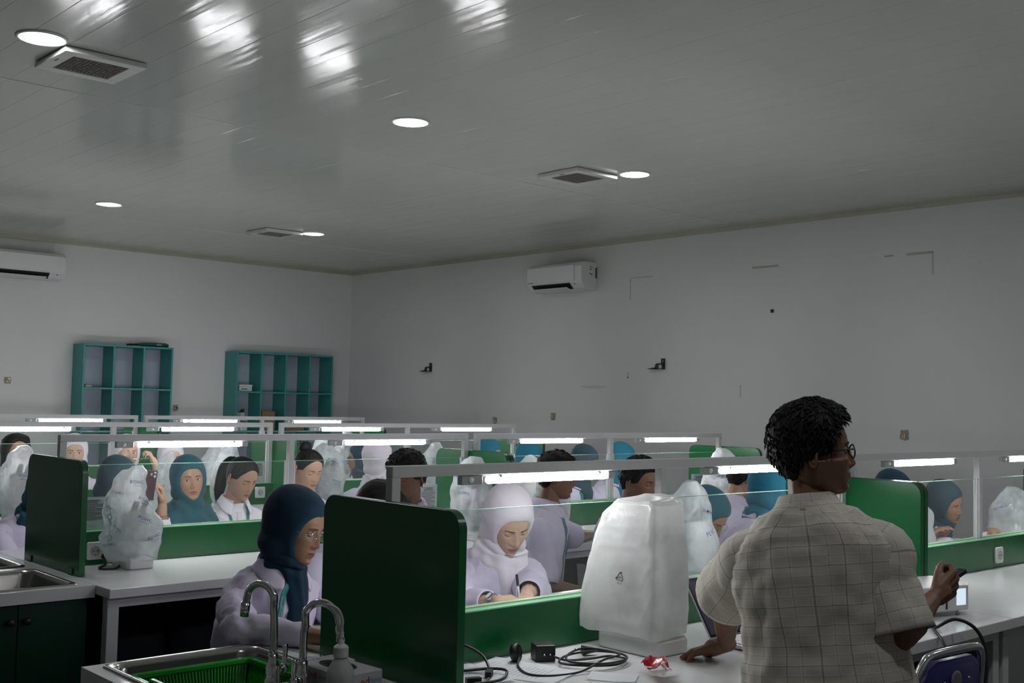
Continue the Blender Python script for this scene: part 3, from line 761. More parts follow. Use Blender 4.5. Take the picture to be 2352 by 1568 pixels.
X0, X1, Y0, Y1, ZC = -2.6, 8.43, -2.6, 12.44, 3.235
structure(MB().box((X0-.2, Y0-.2, -.1), (X1+.2, Y1+.2, 0)).build('floor', MATS['floor']))
wall_far = structure(MB().box((X0-.2, Y1, 0), (X1+.2, Y1+.2, ZC+.2)).build('wall_far', WALL))
wall_right = structure(MB().box((X1, Y0-.2, 0), (X1+.2, Y1, ZC+.2)).build('wall_right', WALL))
structure(MB().box((X0-.2, Y0-.2, 0), (X0, Y1, ZC+.2)).build('wall_left', WALL))
structure(MB().box((X0, Y0-.2, 0), (X1, Y0, ZC+.2)).build('wall_back', WALL))
ceiling = structure(MB().box((X0, Y0, ZC+.012), (X1, Y1, ZC+.2)).build('ceiling', MATS['cornice']))
pw = .2
for a, b_ in ((Y0, 6.225), (6.235, 10.445), (10.455, Y1)):
    me = None; k = 0
    x = X0
    while x < X1-.01:
        if me is None:
            o = MB().box((0.0002, a, ZC), (pw-.0002, b_, ZC+.012)).build('ceiling_plank', CEIL, ceiling, bevel=.0010); me = o.data
        else:
            o = bpy.data.objects.new('ceiling_plank', me); COL.objects.link(o); o.parent = ceiling
        o.location = (x, 0, 0); x += pw
for yy in (6.23, 10.45):
    MB().box((X0, yy-.012, ZC-.003), (X1, yy+.012, ZC+.002)).build('joint_strip', CEIL, ceiling, bevel=.001)
def cornice(name, p0, p1, inward):
    prof = [(0, 0), (0, -.040), (.006, -.040), (.010, -.030), (.022, -.012), (.034, -.008), (.040, 0)]
    d = V(inward); r = [[V(p) + d*q[0] + V((0,0,q[1])) for q in prof] for p in (p0, p1)]
    structure(MB().loft(r).build(name, MATS['cornice']))
cornice('trim_1', (X0, Y1, ZC), (X1, Y1, ZC), (0, -1, 0)); cornice('trim_2', (X1, Y0, ZC), (X1, Y1, ZC), (-1, 0, 0))
# marks left on the painted walls (each with a shape of its own)
def mark_r(name, y0, y1, z0, z1, m, t=.0006): MB().box((X1-t, min(y0, y1), min(z0, z1)), (X1-.0002, max(y0, y1), max(z0, z1))).build(name, m, wall_right)
mark_r('tape_residue', 7.54, 7.25, 2.834, 2.842, MATS['tape_mark_pale']); mark_r('tape_residue', 7.535, 7.545, 2.62, 2.842, MATS['tape_mark_pale'])
mark_r('tape_residue', 6.08, 5.80, 2.826, 2.846, MATS['tape_mark']); mark_r('tape_residue', 4.78, 4.70, 2.828, 2.842, MATS['tape_mark'])
mark_r('tape_residue', 4.59, 4.36, 2.826, 2.846, MATS['tape_mark']); mark_r('tape_residue', 4.355, 4.37, 2.66, 2.846, MATS['tape_mark_pale'])
mark_r('wall_plug', 5.872, 5.846, 2.422, 2.45, MATS['black'], .012); mark_r('wall_plug', 7.56, 7.548, 1.845, 1.858, MATS['black'], .006)
mark_r('scuff', 7.558, 7.550, 1.86, 1.90, MATS['tape_mark']); mark_r('scuff', 6.2, 6.19, 1.67, 1.78, MATS['tape_mark_pale'])
sv = MB(); pts = [V((X1-.0008, 8.02+.17*math.cos(t)*(1+.3*math.sin(3*t)), 1.752+.022*math.sin(t)*(1+.4*math.cos(2*t)))) for t in [2*math.pi*i/24 for i in range(24)]]
sv.add(pts, [tuple(range(24))]); sv.build('stain', MATS['stain_ochre'], wall_right)
def recess_box(parent, c, n, w, h, seed):
    """an unfinished socket box: chipped plaster rim round a brown hollow"""
    rs = np.random.RandomState(seed); u = V((0,1,0)) if abs(n[0]) > .5 else V((1,0,0)); nn = V(n); b = MB(); rim = []
    for i in range(28):
        t = 2*math.pi*i/28; sx = np.sign(math.cos(t))*abs(math.cos(t))**.35; sz = np.sign(math.sin(t))*abs(math.sin(t))**.35
        rim.append((sx*w/2*(1+.10*rs.randn()), sz*h/2*(1+.08*rs.randn())))
    o1 = [V(c)+u*x+V((0,0,z)) for x, z in rim]; o2 = [V(c)+u*x*.72+V((0,0,z*.72))+nn*.004 for x, z in rim]; o3 = [V(c)+u*x*.6+V((0,0,z*.6))+nn*.001 for x, z in rim]
    b.loft([o1, o2, o3], cap0=False); b.build('socket_recess', MATS['recess'], parent, True)
    g = MB()
    for q in range(3):
        x, z = rs.uniform(-.25, .25)*w, rs.uniform(-.25, .25)*h; g.box((-.012, -.003, -.010), (.012, .003, .010), at=V(c)+u*x+V((0,0,z))+nn*.003)
    g.build('plaster_crumb', MATS['plastic_warm'], parent)
for k, (y, z, w_, h_) in enumerate(((9.534,1.373,.07,.075), (8.60,1.440,.075,.078), (4.597,1.39,.08,.08))): recess_box(wall_right, (X1-.0015, y, z), (-1,0,0), w_, h_, k)
for k, (x, z) in enumerate(((4.123,1.692), (6.025,1.426))): recess_box(wall_far, (x, Y1-.0015, z), (0,-1,0), .07, .075, k+7)

# ---------------------------------------------------------------- ceiling lights and fans
def downlight(x, y, label):
    t = empty('ceiling_light', (x, y, ZC)); tag(t, label, 'ceiling light', 'round recessed ceiling lights')
    MB().lathe([(.118, .0), (.118, -.004), (.112, -.008), (.103, -.009), (.100, -.004), (.100, .0)], 40).build('trim_ring', MATS['plastic_white'], t, True)
    MB().lathe([(.101, -.0045), (.06, -.0055), (.001, -.006)], 40).build('diffuser', MATS['downlight'], t, True)
for x, y, lb in ((1.867, 5.372, 'round white ceiling light beside the large vent over the sink end'), (4.024, 5.37, 'round white ceiling light alone in the middle of the ceiling'),
                 (6.055, 5.394, 'round white ceiling light beside the vent above the air conditioner on the plain wall'), (4.001, 9.695, 'round white ceiling light near the far wall, alone beside no vent'),
                 (1.867, 1.05, 'round ceiling light above the foreground, out of the frame'), (4.024, 1.05, 'round ceiling light above the aisle behind the instructor, out of the frame'), (6.055, 1.05, 'round ceiling light by the plain wall, out of the frame'), (1.86, 9.69, 'round ceiling light left of the frame by the shelf wall'),
                 (6.154, 9.789, 'round white ceiling light beside the smallest, farthest ceiling vent')): downlight(x, y, lb)
def fan(x, y, label, rz=0):
    t = empty('ceiling_vent', (x, y, ZC), rz); tag(t, label, 'ceiling vent', 'square exhaust fans in the ceiling')
    s = .205; b = MB()
    for (a0, b0, a1, b1) in ((-s,-s,s,-s*.68), (-s,s*.68,s,s), (-s,-s*.68,-s*.68,s*.68), (s*.68,-s*.68,s,s*.68)): b.box((a0, b0, -.030), (a1, b1, -.004))
    b.box((-s*.9, -s*.9, -.004), (s*.9, s*.9, .002)); b.build('frame', MATS['plastic_warm'], t, bevel=.006, seg=2)
    MB().box((-s*.69, -s*.69, -.016), (s*.69, s*.69, -.012)).build('backing', MATS['vent_grille'], t)
    me = None
    for i in range(15):
        q = -s*.66 + i*(s*1.32/14)
        if me is None: o = MB().box((-.0035, -s*.68, -.026), (.0035, s*.68, -.018)).build('slat', MATS['vent_grille'], t); me = o.data
        else: o = bpy.data.objects.new('slat', me); COL.objects.link(o); o.parent = t
        o.location = (q, 0, 0)
    g = MB()
    for i in range(13): q = -s*.62 + i*(s*1.24/12); g.box((-s*.68, q-.0015, -.028), (s*.68, q+.0015, -.026))
    g.build('cross_bars', mat('vent_bar', (.30,.28,.25), .5), t)
    MB().box((-s*.9, -.045, -.0312), (-s*.84, .0, -.030)).build('name_plate', MATS['black'], t)
fan(2.19, 5.60, 'large square ceiling vent beside the biggest round light')
fan(5.80, 5.72, 'square ceiling vent over the middle of the room, left of a light')
fan(5.83, 10.0, 'small far square ceiling vent near the far wall')
for o in [o for o in COL.objects if o.name.startswith('ceiling_vent')]: pass

# ---------------------------------------------------------------- air conditioners
def air_con(loc, rz, label, side_label):
    """local: wall behind at y=0, unit reaches out to -y, runs along x"""
    t = empty('air_conditioner', loc, rz); tag(t, label, 'air conditioner', 'white split air conditioners')
    W, H, D = .80, .285, .235
    prof = [(0, 0), (-.10, 0), (-.175, .018), (-.215, .055), (-D+.004, .075), (-D, H-.05), (-D+.02, H-.012), (-D+.06, H), (0, H)]
    b = MB(); b.loft([[V((x, y, z)) for y, z in prof] for x in (-W/2, W/2)]); b.build('housing', MATS['plastic_white'], t, bevel=.008, seg=2)
    MB().box((-W/2+.004, -D-.006, .082), (W/2-.10 if side_label else W/2-.02, -D-.0005, H-.035)).build('front_panel', MATS['plastic_white'], t, bevel=.003)
    MB().prism([(-W/2+.07, -.2285, .068), (-W/2+.07, -.170, .012), (W/2-.17, -.170, .012), (W/2-.17, -.2285, .068)], (0, -.006, -.004)).build('air_outlet', MATS['black'], t)
    MB().box((-.29, -.035, -.004), (.21, .03, .003), rot=M.Rotation(R(-18), 3, 'X'), at=(-.01, -.205, .012)).build('louver', MATS['plastic_warm'], t, bevel=.002)
    MB().ball((W/2-.09, -.236, .052), (.006, .003, .006)).build('sensor', MATS['black'], t, True)
    MB().box((-W/2+.02, -D-.0068, .09), (-W/2+.10, -D-.006, .098)).build('badge', mat('badge_grey', (.18,.18,.2), .5), t)
    if side_label:
        g = MB(); x = W/2+.0012
        g.box((x-.001, -.030, .12), (x, -.004, .23)); g.build('rating_label', mat('label_teal', (.12,.22,.22), .5), t)
        g = MB(); 
        for q in range(4): g.box((x, -.028+.006*q, .125), (x+.0006, -.025+.006*q, .225))
        g.box((x-.001, -.105, .20), (x+.0006, -.092, .216)); g.tube([V((x, -.098+.022*math.cos(a), .215+.022*math.sin(a))) for a in [R(20+i*14) for i in range(9)]], .003, 5)
        g.box((x-.001, -.115, .155), (x+.0006, -.100, .168)); g.box((x-.001, -.09, .150), (x+.0006, -.072, .163)); g.build('printed_symbols', MATS['ink'], t)
    return t
air_con((8.43, 8.40, 2.745), R(-90), 'white air conditioner on the long plain wall with stickers on its end', True)
air_con((4.20, 12.44, 2.775), 0, 'white air conditioner cut off by the frame on the shelf wall', False)

# ---------------------------------------------------------------- teal shelving and what stands on it
def shelf(x0, x1, ncol, label):
    top, yb, yf, t_ = 2.112, 12.435, 12.14, .022
    t = empty('cube_shelf', ((x0+x1)/2, (yb+yf)/2, 0)); tag(t, label, 'shelf', 'teal pigeonhole shelves'); ox, oy = (x0+x1)/2, (yb+yf)/2
    bx = lambda n, a, b, m=MATS['teal_board']: MB().box((a[0]-ox, a[1]-oy, a[2]), (b[0]-ox, b[1]-oy, b[2])).build(n, m, t, bevel=.0015)
    bx('side_panel', (x0, yf, 0), (x0+t_, yb, top)); bx('side_panel', (x1-t_, yf, 0), (x1, yb, top)); bx('top_panel', (x0+t_, yf, top-t_), (x1-t_, yb, top))
    bx('back_panel', (x0+t_, yb-.008, .06), (x1-t_, yb-.002, top-t_), MATS['teal_back'])
    zs = [top-t_-.47*k for k in range(1, 5)]
    for z in zs: bx('shelf_board', (x0+t_, yf+.004, z), (x1-t_, yb-.01, z+t_*.9))
    bx('plinth', (x0+t_, yf+.03, 0), (x1-t_, yf+.05, .12))
    cw = (x1-x0)/ncol; zz = [top-t_] + zs
    for k in range(1, ncol):
        for r in range(4): bx('divider', (x0+cw*k-t_/2, yf+.003, zz[r+1]+t_*.9), (x0+cw*k+t_/2, yb-.01, zz[r]))
    return zs
shelf(4.80, 5.83, 3, 'teal pigeonhole shelf three cells wide with a green roll on top')
zs = shelf(6.633, 7.985, 4, 'teal pigeonhole shelf four cells wide near the room corner'); ZB = zs[0]+.0205; ZB2 = zs[1]+.0205; ZB3 = zs[2]+.0205
t = empty('rolled_banner', (5.56, 12.24, 2.112)); tag(t, 'dark green rolled bag lying on top of the three-cell shelf', 'bag')
b = MB(); b.tube([(-.12,0,.02), (-.06,0,.024), (.1,0,.026), (.22,0,.025), (.25,0,.022)], [.012,.021,.024,.024,.016], 12); b.build('roll', mat('roll_green', (.01,.07,.04), .6, var=.2), t, True)
b = MB(); b.tube([(-.24,0,.014), (-.20,.004,.016), (-.12,0,.02)], [.010,.013,.011], 8); b.build('strap_end', MATS['black'], t, True)
vs, fs = text_mesh('OKA', .03); MB().add([V((v.x+.13, -.0256, v.y+.026)) for v in vs], fs).build('printed_lettering', MATS['plastic_white'], t)
t = empty('paper_box', (6.79, 12.27, ZB)); tag(t, 'white box of papers in the top cell of the four-cell shelf', 'box')
MB().box((-.085,-.08,0), (.085,.08,.055)).build('box_body', mat('box_grey', (.50,.52,.53), .6, var=.1), t, bevel=.003); MB().box((-.088,-.083,.055), (.088,.083,.078)).build('lid', MATS['paper'], t, bevel=.003)
MB().box((-.06,-.0845,.02), (.02,-.0805,.03)).build('label_strip', MATS['ink'], t)
t = empty('carton', (7.10, 12.27, ZB2)); tag(t, 'brown cardboard carton in the second cell of the four-cell shelf', 'box')
cb = mat('cardboard', (.27,.17,.10), .8, var=.1); MB().box((-.09,-.10,0), (.09,.10,.235)).build('carton_body', cb, t, bevel=.003); MB().box((-.085,-.03,.235), (.085,.03,.2375)).build('tape', mat('tape_tan', (.36,.25,.15), .3), t); MB().box((-.05,-.1015,.06), (.05,-.1,.10)).build('label_strip', MATS['plastic_white'], t)
t = empty('carton', (7.48, 12.27, ZB2)); tag(t, 'low brown carton in the third cell of the four-cell shelf', 'box')
MB().box((-.13,-.09,0), (.13,.09,.15)).build('carton_body', cb, t, bevel=.003); MB().box((-.132,-.092,.13), (.132,.092,.154)).build('lid', mat('cardboard_red', (.22,.09,.06), .8), t, bevel=.003)
t = empty('carton', (7.10, 12.27, ZB3)); tag(t, 'dark brown carton in the lowest seen row of the four-cell shelf', 'box')
MB().box((-.11,-.09,0), (.11,.09,.30)).build('carton_body', cb, t, bevel=.003); MB().box((-.10,-.03,.30), (.10,.03,.302)).build('tape', MATS['tape_tan'], t)
t = empty('book_stack', (4.87, 12.2, 2.112-.022-.47+.0205)); tag(t, 'small stack of reddish booklets in the top left shelf cell', 'books')
for k in range(3): MB().box((-.035+.003*k,-.06,.010*k), (.035,.06,.010*k+.009)).build('booklet', mat('booklet_%d' % k, ((.25,.08,.06), (.5,.45,.4), (.3,.1,.08))[k], .6), t)
def corner_bracket(y, z, s, label):
    t = empty('wall_bracket', (X1-.001, y, z)); tag(t, label, 'bracket', 'black L-shaped speaker brackets')
    b = MB().box((-.014, -.022*s, -.012), (0, .022*s, .092*s)); b.build('wall_plate', MATS['black'], t, bevel=.002)
    b = MB(); b.prism([(-.006, -.022*s, -.012), (-.006, .075*s, -.012), (-.006, .080*s, .03*s), (-.006, .06*s, .045*s), (-.006, -.022*s, .045*s)], (-.03, 0, 0)); b.build('cheek', MATS['black'], t, bevel=.002)
    b = MB(); b.prism([(-.005, .07*s, -.012), (-.005, .155*s, -.012), (-.005, .155*s, -.008), (-.005, .07*s, .004)], (-.05, 0, 0)); b.build('arm', MATS['black'], t)
    b = MB(); b.lathe([(.020*s, 0), (.020*s, .005), (.012*s, .007)], 18, rot=M.Rotation(R(-90), 3, 'Y'), at=(-.036, .008*s, .012*s)); b.build('bolt_cap', mat('bolt_grey', (.45,.45,.47), .4), t, True)
    MB().box((-.0155, -.010*s, .062*s), (-.014, .008*s, .07*s)).build('sticker', mat('sticker_yellow', (.35,.33,.08), .5), t)
corner_bracket(10.71, 1.935, 1.0, 'black L-shaped wall bracket nearer the room corner')
corner_bracket(7.10, 1.94, 1.0, 'black L-shaped wall bracket farther from the room corner')

# ---------------------------------------------------------------- benches, dividers, lamps
ROWS = [2.72, 5.29, 7.58, 9.95]; RN = ['nearest row', 'second row', 'third row', 'farthest row']; SN = ['sink half', 'window half']
SEG = [(1.95, 4.485), (4.490, 7.0)]; FR = [(1.995, 4.455), (4.520, 6.950)]
SN = ['its sink end', 'its plain-wall end']
BZ = .78
def bench(r, s):
    x0, x1 = SEG[s]; yc = ROWS[r]; t = empty('lab_bench', ((x0+x1)/2, yc, 0)); cx = (x1-x0)/2; hd = .735
    tag(t, 'white-topped laboratory bench in the %s, towards %s' % (RN[r], SN[s]), 'bench', 'white laboratory benches')
    MB().box((-cx, -hd, BZ-.040), (cx, hd, BZ)).build('worktop', MATS['bench_white'], t, bevel=.003, seg=2)
    for sy in (-1, 1):
        MB().box((-cx+.02, sy*(hd-.06)-.012, BZ-.085), (cx-.02, sy*(hd-.06)+.012, BZ-.041)).build('apron', MATS['bench_edge'], t)
        for px in (-cx+.04, 0, cx-.04):
            MB().box((px-.025, sy*(hd-.075)-.025, 0), (px+.025, sy*(hd-.075)+.025, BZ-.041)).build('leg', MATS['white_metal'], t, bevel=.002)
def divider(r, s):
    x0, x1 = FR[s]; yc = ROWS[r]; xm = (x0+x1)/2; t = empty('bench_divider', (xm, yc, BZ)); L = x1-x0; h = L/2
    tag(t, 'white-framed glass screen on a green base along the %s, %s' % (RN[r], SN[s]), 'screen', 'glass screens along the benches')
    top = 1.384-BZ; g0 = .932-BZ; g1 = 1.24-BZ
    MB().box((-h, -.040, 0), (h, .040, g0)).build('base_panel', MATS['green_board'], t, bevel=.0015)
    MB().box((-h, -.0395, g0), (h, .0395, g0+.004)).build('base_top_lit_strip', mat('green_top_lit', (.26,.66,.40), .3), t)  # tube light on the panel top, put into the colour as paler green
    MB().box((-h, -.017, top-.034), (h, .017, top)).build('top_beam', MATS['white_metal'], t, bevel=.002)
    for px in (-h+.016, 0, h-.016):
        MB().box((px-.016, -.016, g0+.004), (px+.016, .016, top-.034)).build('post', MATS['white_metal'], t, bevel=.0015)
    for a, b_ in ((-h+.032, -.016), (.016, h-.032)):
        MB().box((a+.013, -.0025, g0+.004), (b_-.013, .0025, g1)).build('glass_pane', MATS['glass'], t)
        MB().box((a+.013, -.0025, g1), (b_-.013, .0025, g1+.0022)).build('glass_top_edge', MATS['glass_edge'], t)
        MB().box((a+.013, -.0045, g0+.004), (b_-.013, .0045, g0+.009)).build('glass_bead', mat('bead', (.75,.72,.50), .3), t)
        for e in (a, b_):
            sg = 1 if e == a else -1
            MB().box((min(e, e+sg*.013), -.010, g0+.004), (max(e, e+sg*.013), .010, g1+.004)).build('glass_channel', MATS['plastic_white'], t)
    return t
def lamp(r, s, k):
    x0 = FR[s][0] + (.27 if k == 0 else 1.47); yc = ROWS[r]; z = 1.384-.0345; t = empty('desk_lamp', (x0, yc, z))
    tag(t, '%s glowing tube lamp under the screen beam of the %s, %s' % (('outer' if (k == 0) == (s == 0) else 'inner'), RN[r], SN[s]), 'lamp', 'tube lamps under the screen beams')
    MB().box((0, -.012, -.030), (.085, .012, 0)).build('switch_box', mat('lamp_clear', (.42,.46,.45), .35), t, bevel=.002)
    MB().ball((.036, -.0135, -.015), (.010, .004, .010), 14, 8).build('switch', mat('switch_white', (.9,.9,.9), .2), t, True)
    MB().box((.085, -.011, -.004), (.70, .011, 0)).build('batten', MATS['plastic_white'], t, bevel=.002)
    MB().box((.664, -.011, -.028), (.700, .011, -.004)).build('end_cap', MATS['lamp_clear'], t, bevel=.002)
    MB().tube([(.112,0,-.0170), (.118,0,-.0170), (.655,0,-.0170), (.661,0,-.0170)], [.009,.0125,.0125,.009], 14).build('tube', MATS['tube'], t, True)
    for q in (.16, .62): MB().box((q-.006, -.0135, -.009), (q+.006, .0135, -.0035)).build('clip', MATS['plastic_white'], t)
PART_N = [['at the sink end', 'on its middle, sink side', 'on its middle, plain-wall side', 'at the plain-wall end']]
def partition(r, x, lab):
    yc = ROWS[r]; t = empty('side_panel_board', (x, yc, BZ)); tag(t, 'dark green rounded side board of the %s, %s' % (RN[r], lab), 'partition', 'green boards between the work places')
    hw, h, rad = .330, 1.283-BZ, .055; yc -= .034; t.location.y = yc; o = [(-hw, 0), (hw, 0)]
    o += [(hw-rad+rad*math.cos(a), h-rad+rad*math.sin(a)) for a in [R(9*i) for i in range(11)]]
    o += [(-hw+rad-rad*math.sin(a), h-rad+rad*math.cos(a)) for a in [R(9*i) for i in range(11)]]
    b = MB(); b.loft([[V((q, y, z)) for y, z in o] for q in (-.014, .014)])
    b.build('board', MATS['green_board'], t, bevel=.0015)
    for sy in (-.25, .25): MB().box((-.020, sy-.02, 0), (-.0145, sy+.02, .03)).build('foot_bracket', MATS['green_board'], t)
    e = MB(); ed = o[1:]; ring = lambda q, k: [V((q, y*k, z)) for y, z in ed]
    e.add([V((q, y*1.0015, z+.0006)) for q in (-.013, .013) for y, z in ed], [(i, i+1, len(ed)+i+1, len(ed)+i) for i in range(len(ed)-1)])
    e.build('edge_band', mat('green_edge', (.004,.08,.03), .3), t)
for r in range(4):
    for s in (0, 1):
        bench(r, s); divider(r, s)
        for k in (0, 1): lamp(r, s, k)
    for x, lb in ((1.980, 'at the sink end'), (4.470, 'middle, nearer the sinks'), (4.5045, 'middle, nearer the plain wall'), (6.966, 'at the plain-wall end')): partition(r, x, lb)

def socket(x, r, label, z=.845, double=False):
    t = empty('wall_socket', (x, ROWS[r]-.0405, z)); tag(t, label, 'socket', 'white power sockets on the green panels')
    s = .041; o = [(sx*(s-.009)+.009*math.cos(a), sz*(s-.009)+.009*math.sin(a)) for sx, sz, a0 in ((1,1,0),(-1,1,90),(-1,-1,180),(1,-1,270)) for a in [R(a0+30*i) for i in range(4)]]
    MB().loft([[V((a*k, y, b_*k)) for a, b_ in o] for k, y in ((1, 0), (1, -.007), (.96, -.010))]).build('faceplate', mat('socket_white', (.78,.78,.77), .3), t, 'auto')
    rot = M.Rotation(R(90), 3, 'X')
    MB().lathe([(.0235, -.001), (.0235, .0032), (.0215, .0036), (.0195, .0012), (.001, .0012)], 28, at=(0, -.010, 0), rot=rot).build('insert', mat('socket_grey', (.50,.50,.50), .4), t, True)
    g = MB()
    for q in (-.0095, .0095): g.lathe([(.0028, 0), (.0028, .002)], 10, at=(q, -.0105, 0), rot=rot)
    g.build('pin_holes', MATS['black'], t)
    g = MB()
    for q in (-1, 1): g.box((-.003, -.0125, q*.0195-.002), (.003, -.0085, q*.0195+.002))
    g.build('earth_clips', MATS['steel'], t)
socket(2.168, 1, 'white power socket beside the draped microscope near the second row sink')
socket(5.876, 0, 'white power socket on the green panel to the right of the standing instructor')
socket(4.346, 2, 'white power socket behind the girl with the ponytail', z=.868)

# ---------------------------------------------------------------- sink counters
def sink_counter(r, label):
    yc = ROWS[r]; x0, x1 = 1.345, 1.945; hy = .60; xc = (x0+x1)/2; t = empty('sink_counter', (xc, yc, 0)); tag(t, label, 'sink counter', 'sink counters at the bench ends')
    hx = (x1-x0)/2; a, b_ = (-.235, .225); ys = (.075, .545)
    b = MB(); z0, z1 = BZ-.05, BZ
    b.box((-hx, -hy, z0), (a, hy, z1)); b.box((b_, -hy, z0), (hx, hy, z1)); b.box((a, -ys[0], z0), (b_, ys[0], z1))
    for s in (-1, 1): b.box((a, min(s*ys[1], s*hy), z0), (b_, max(s*ys[1], s*hy), z1))
    b.build('counter_top', MATS['bench_white'], t)
    e = MB()
    b = MB().box((-hx+.02, -hy+.02, 0), (hx-.02, hy-.02, .06)).box((-hx+.03, -hy+.03, .06), (-hx+.048, hy-.03, z0-.001)).box((hx-.048, -hy+.03, .06), (hx-.03, hy-.03, z0-.001)).box((-hx+.048, -.012, .06), (hx-.048, .012, z0-.001))
    b.build('cabinet_body', MATS['green_cabinet'], t)
    for s in (-1, 1):
        for k, (p, q) in enumerate(((-hx+.022, -.0015), (.0015, hx-.022))):
            d = MB().box((p, s*(hy-.032)-.009, .065), (q, s*(hy-.032)+.009, z0-.006)).build('door', MATS['green_cabinet'], t, bevel=.0015)
            kb = MB(); kx = (q if k == 0 else p) + (-.03 if k == 0 else .03); kb.lathe([(.006, 0), (.006, .012), (.013, .016), (.015, .022), (.010, .027), (.001, .028)], 14, at=(kx, s*(hy-.022), .66), rot=M.Rotation(R(90 if s < 0 else -90), 3, 'X')); kb.build('knob', MATS['black'], d, True)
    for s in (-1, 1):
        y0, y1 = sorted((s*ys[0], s*ys[1])); rings = []
        def rr(ex, z, rad):
            o = []
            ax, bx, ay, by = a-ex, b_+ex, y0-ex, y1+ex
            for cx_, cy2, a0 in ((bx-rad, by-rad, 0), (ax+rad, by-rad, 90), (ax+rad, ay+rad, 180), (bx-rad, ay+rad, 270)):
                o += [V((cx_+rad*math.cos(R(a0+22.5*i)), cy2+rad*math.sin(R(a0+22.5*i)), z)) for i in range(5)]
            return o
        b = MB(); b.loft([rr(.022, BZ+.0005, .02), rr(.020, BZ+.006, .02), rr(.012, BZ+.008, .03), rr(.002, BZ+.005, .045), rr(-.004, BZ-.012, .055), rr(-.012, BZ-.12, .06), rr(-.03, BZ-.17, .07), rr(-.06, BZ-.18, .05)], cap0=False)
        b.build('basin', MATS['steel'], t, True)
        MB().lathe([(.04, 0), (.04, .003), (.03, .004), (.001, .001)], 20, at=((a+b_)/2, (y0+y1)/2, BZ-.1795)).build('drain', MATS['chrome'], t, True)
    return t
sink_counter(0, 'white sink counter in the foreground with a green basket in its basin'); sink_counter(1, 'white sink counter over dark green cupboard doors in the second row')
sink_counter(2, 'white sink counter at the end of the third row, partly out of frame')
def faucet(x, y, yaw, r, label, h=.27):
    t = empty('faucet', (x, y, BZ+.0005), yaw); tag(t, label, 'faucet', 'chrome gooseneck taps')
    MB().lathe([(.027, 0), (.027, .006), (.022, .010), (.020, .03), (.020, .055), (.016, .062), (.013, .075), (.013, .09)], 22).build('base', MATS['chrome'], t, True)
    pts = [(0,0,.08), (0,0,.16), (0,.004,h-.06)] + [(0, .055-.055*math.cos(R(a)), h-.045+.050*math.sin(R(a))) for a in range(20, 170, 15)] + [(0, .114, h-.058)]
    sp_ = spline(pts, 4); MB().tube(sp_, .0105, 14).build('spout', MATS['chrome'], t, True)
    MB().cyl((0,.1135,h-.052), (0,.1165,h-.092), .0135, .0125, 16).build('aerator', MATS['chrome'], t, True)
    b = MB(); b.cyl((0,0,.04), (.034,0,.042), .013, .013, 14); b.cyl((.034,0,.042), (.046,-.002,.043), .015, .012, 14); b.build('valve', MATS['chrome'], t, True)
    b = MB(); b.tube(spline([(.040,0,.046), (.050,.004,.075), (.056,.010,.105)], 4), [.006]*3+[.007]*3+[.008]*3, 10); b.build('lever', MATS['chrome'], t, True)
faucet(1.668, 2.79, R(15), 0, 'chrome gooseneck tap in front of the blue-headscarved student')
faucet(1.685, 2.665, R(205), 0, 'chrome gooseneck tap beside the white wash bottle', h=.245)
faucet(1.60, 5.38, R(10), 1, 'chrome tap at the frame edge, beyond the second row basin')
# green draining basket in the foreground basin
t = empty('draining_basket', (1.648, 3.03, .655), 0); tag(t, 'bright green slotted plastic basket in the foreground sink', 'basket')
gm = mat('green_plastic', (.015,.36,.03), .3); hx, hy, hz = .195, .195, .105
b = MB(); b.box((-hx+.03,-hy+.03,0), (hx-.03,hy-.03,.006)); b.build('floor_plate', gm, t)
b = MB()
for s in (-1, 1):
    b.box((-hx-.008, s*hy-.010, hz-.016), (hx+.008, s*hy+.010, hz)); b.box((s*hx-.010, -hy, hz-.016), (s*hx+.010, hy, hz))
    b.box((-hx+.02, s*(hy-.018)-.004, .03), (hx-.02, s*(hy-.018)+.004, .036))
b.build('rim', gm, t, bevel=.003)
b = MB(); n = 34
for i in range(n+1):
    q = -hx+.012 + i*(2*hx-.024)/n
    for s in (-1, 1): b.loft([[V((q-.0022, s*hy-.002, hz-.01)), V((q+.0022, s*hy-.002, hz-.01)), V((q+.0022, s*hy+.002, hz-.01)), V((q-.0022, s*hy+.002, hz-.01))], [V((q*.86-.0022, s*(hy-.030)-.002, .003)), V((q*.86+.0022, s*(hy-.030)-.002, .003)), V((q*.86+.0022, s*(hy-.030)+.002, .003)), V((q*.86-.0022, s*(hy-.030)+.002, .003))]])
    for s in (-1, 1): b.loft([[V((s*hx-.002, q-.0022, hz-.01)), V((s*hx-.002, q+.0022, hz-.01)), V((s*hx+.002, q+.0022, hz-.01)), V((s*hx+.002, q-.0022, hz-.01))], [V((s*(hx-.030)-.002, q*.86-.0022, .003)), V((s*(hx-.030)-.002, q*.86+.0022, .003)), V((s*(hx-.030)+.002, q*.86+.0022, .003)), V((s*(hx-.030)+.002, q*.86-.0022, .003))]])
o = b.build('slats', gm, t); o['kind'] = 'stuff'
for s in (-1, 1):
    b = MB(); b.loft([[V((s*(hx-.004), -.055, hz-.014)), V((s*(hx+.014), -.055, hz-.014)), V((s*(hx+.014), .055, hz-.014)), V((s*(hx-.004), .055, hz-.014))], [V((s*(hx-.002), -.042, hz+.020)), V((s*(hx+.016), -.042, hz+.020)), V((s*(hx+.016), .042, hz+.020)), V((s*(hx-.002), .042, hz+.020))]])
    b.build('handle', gm, t, bevel=.004)

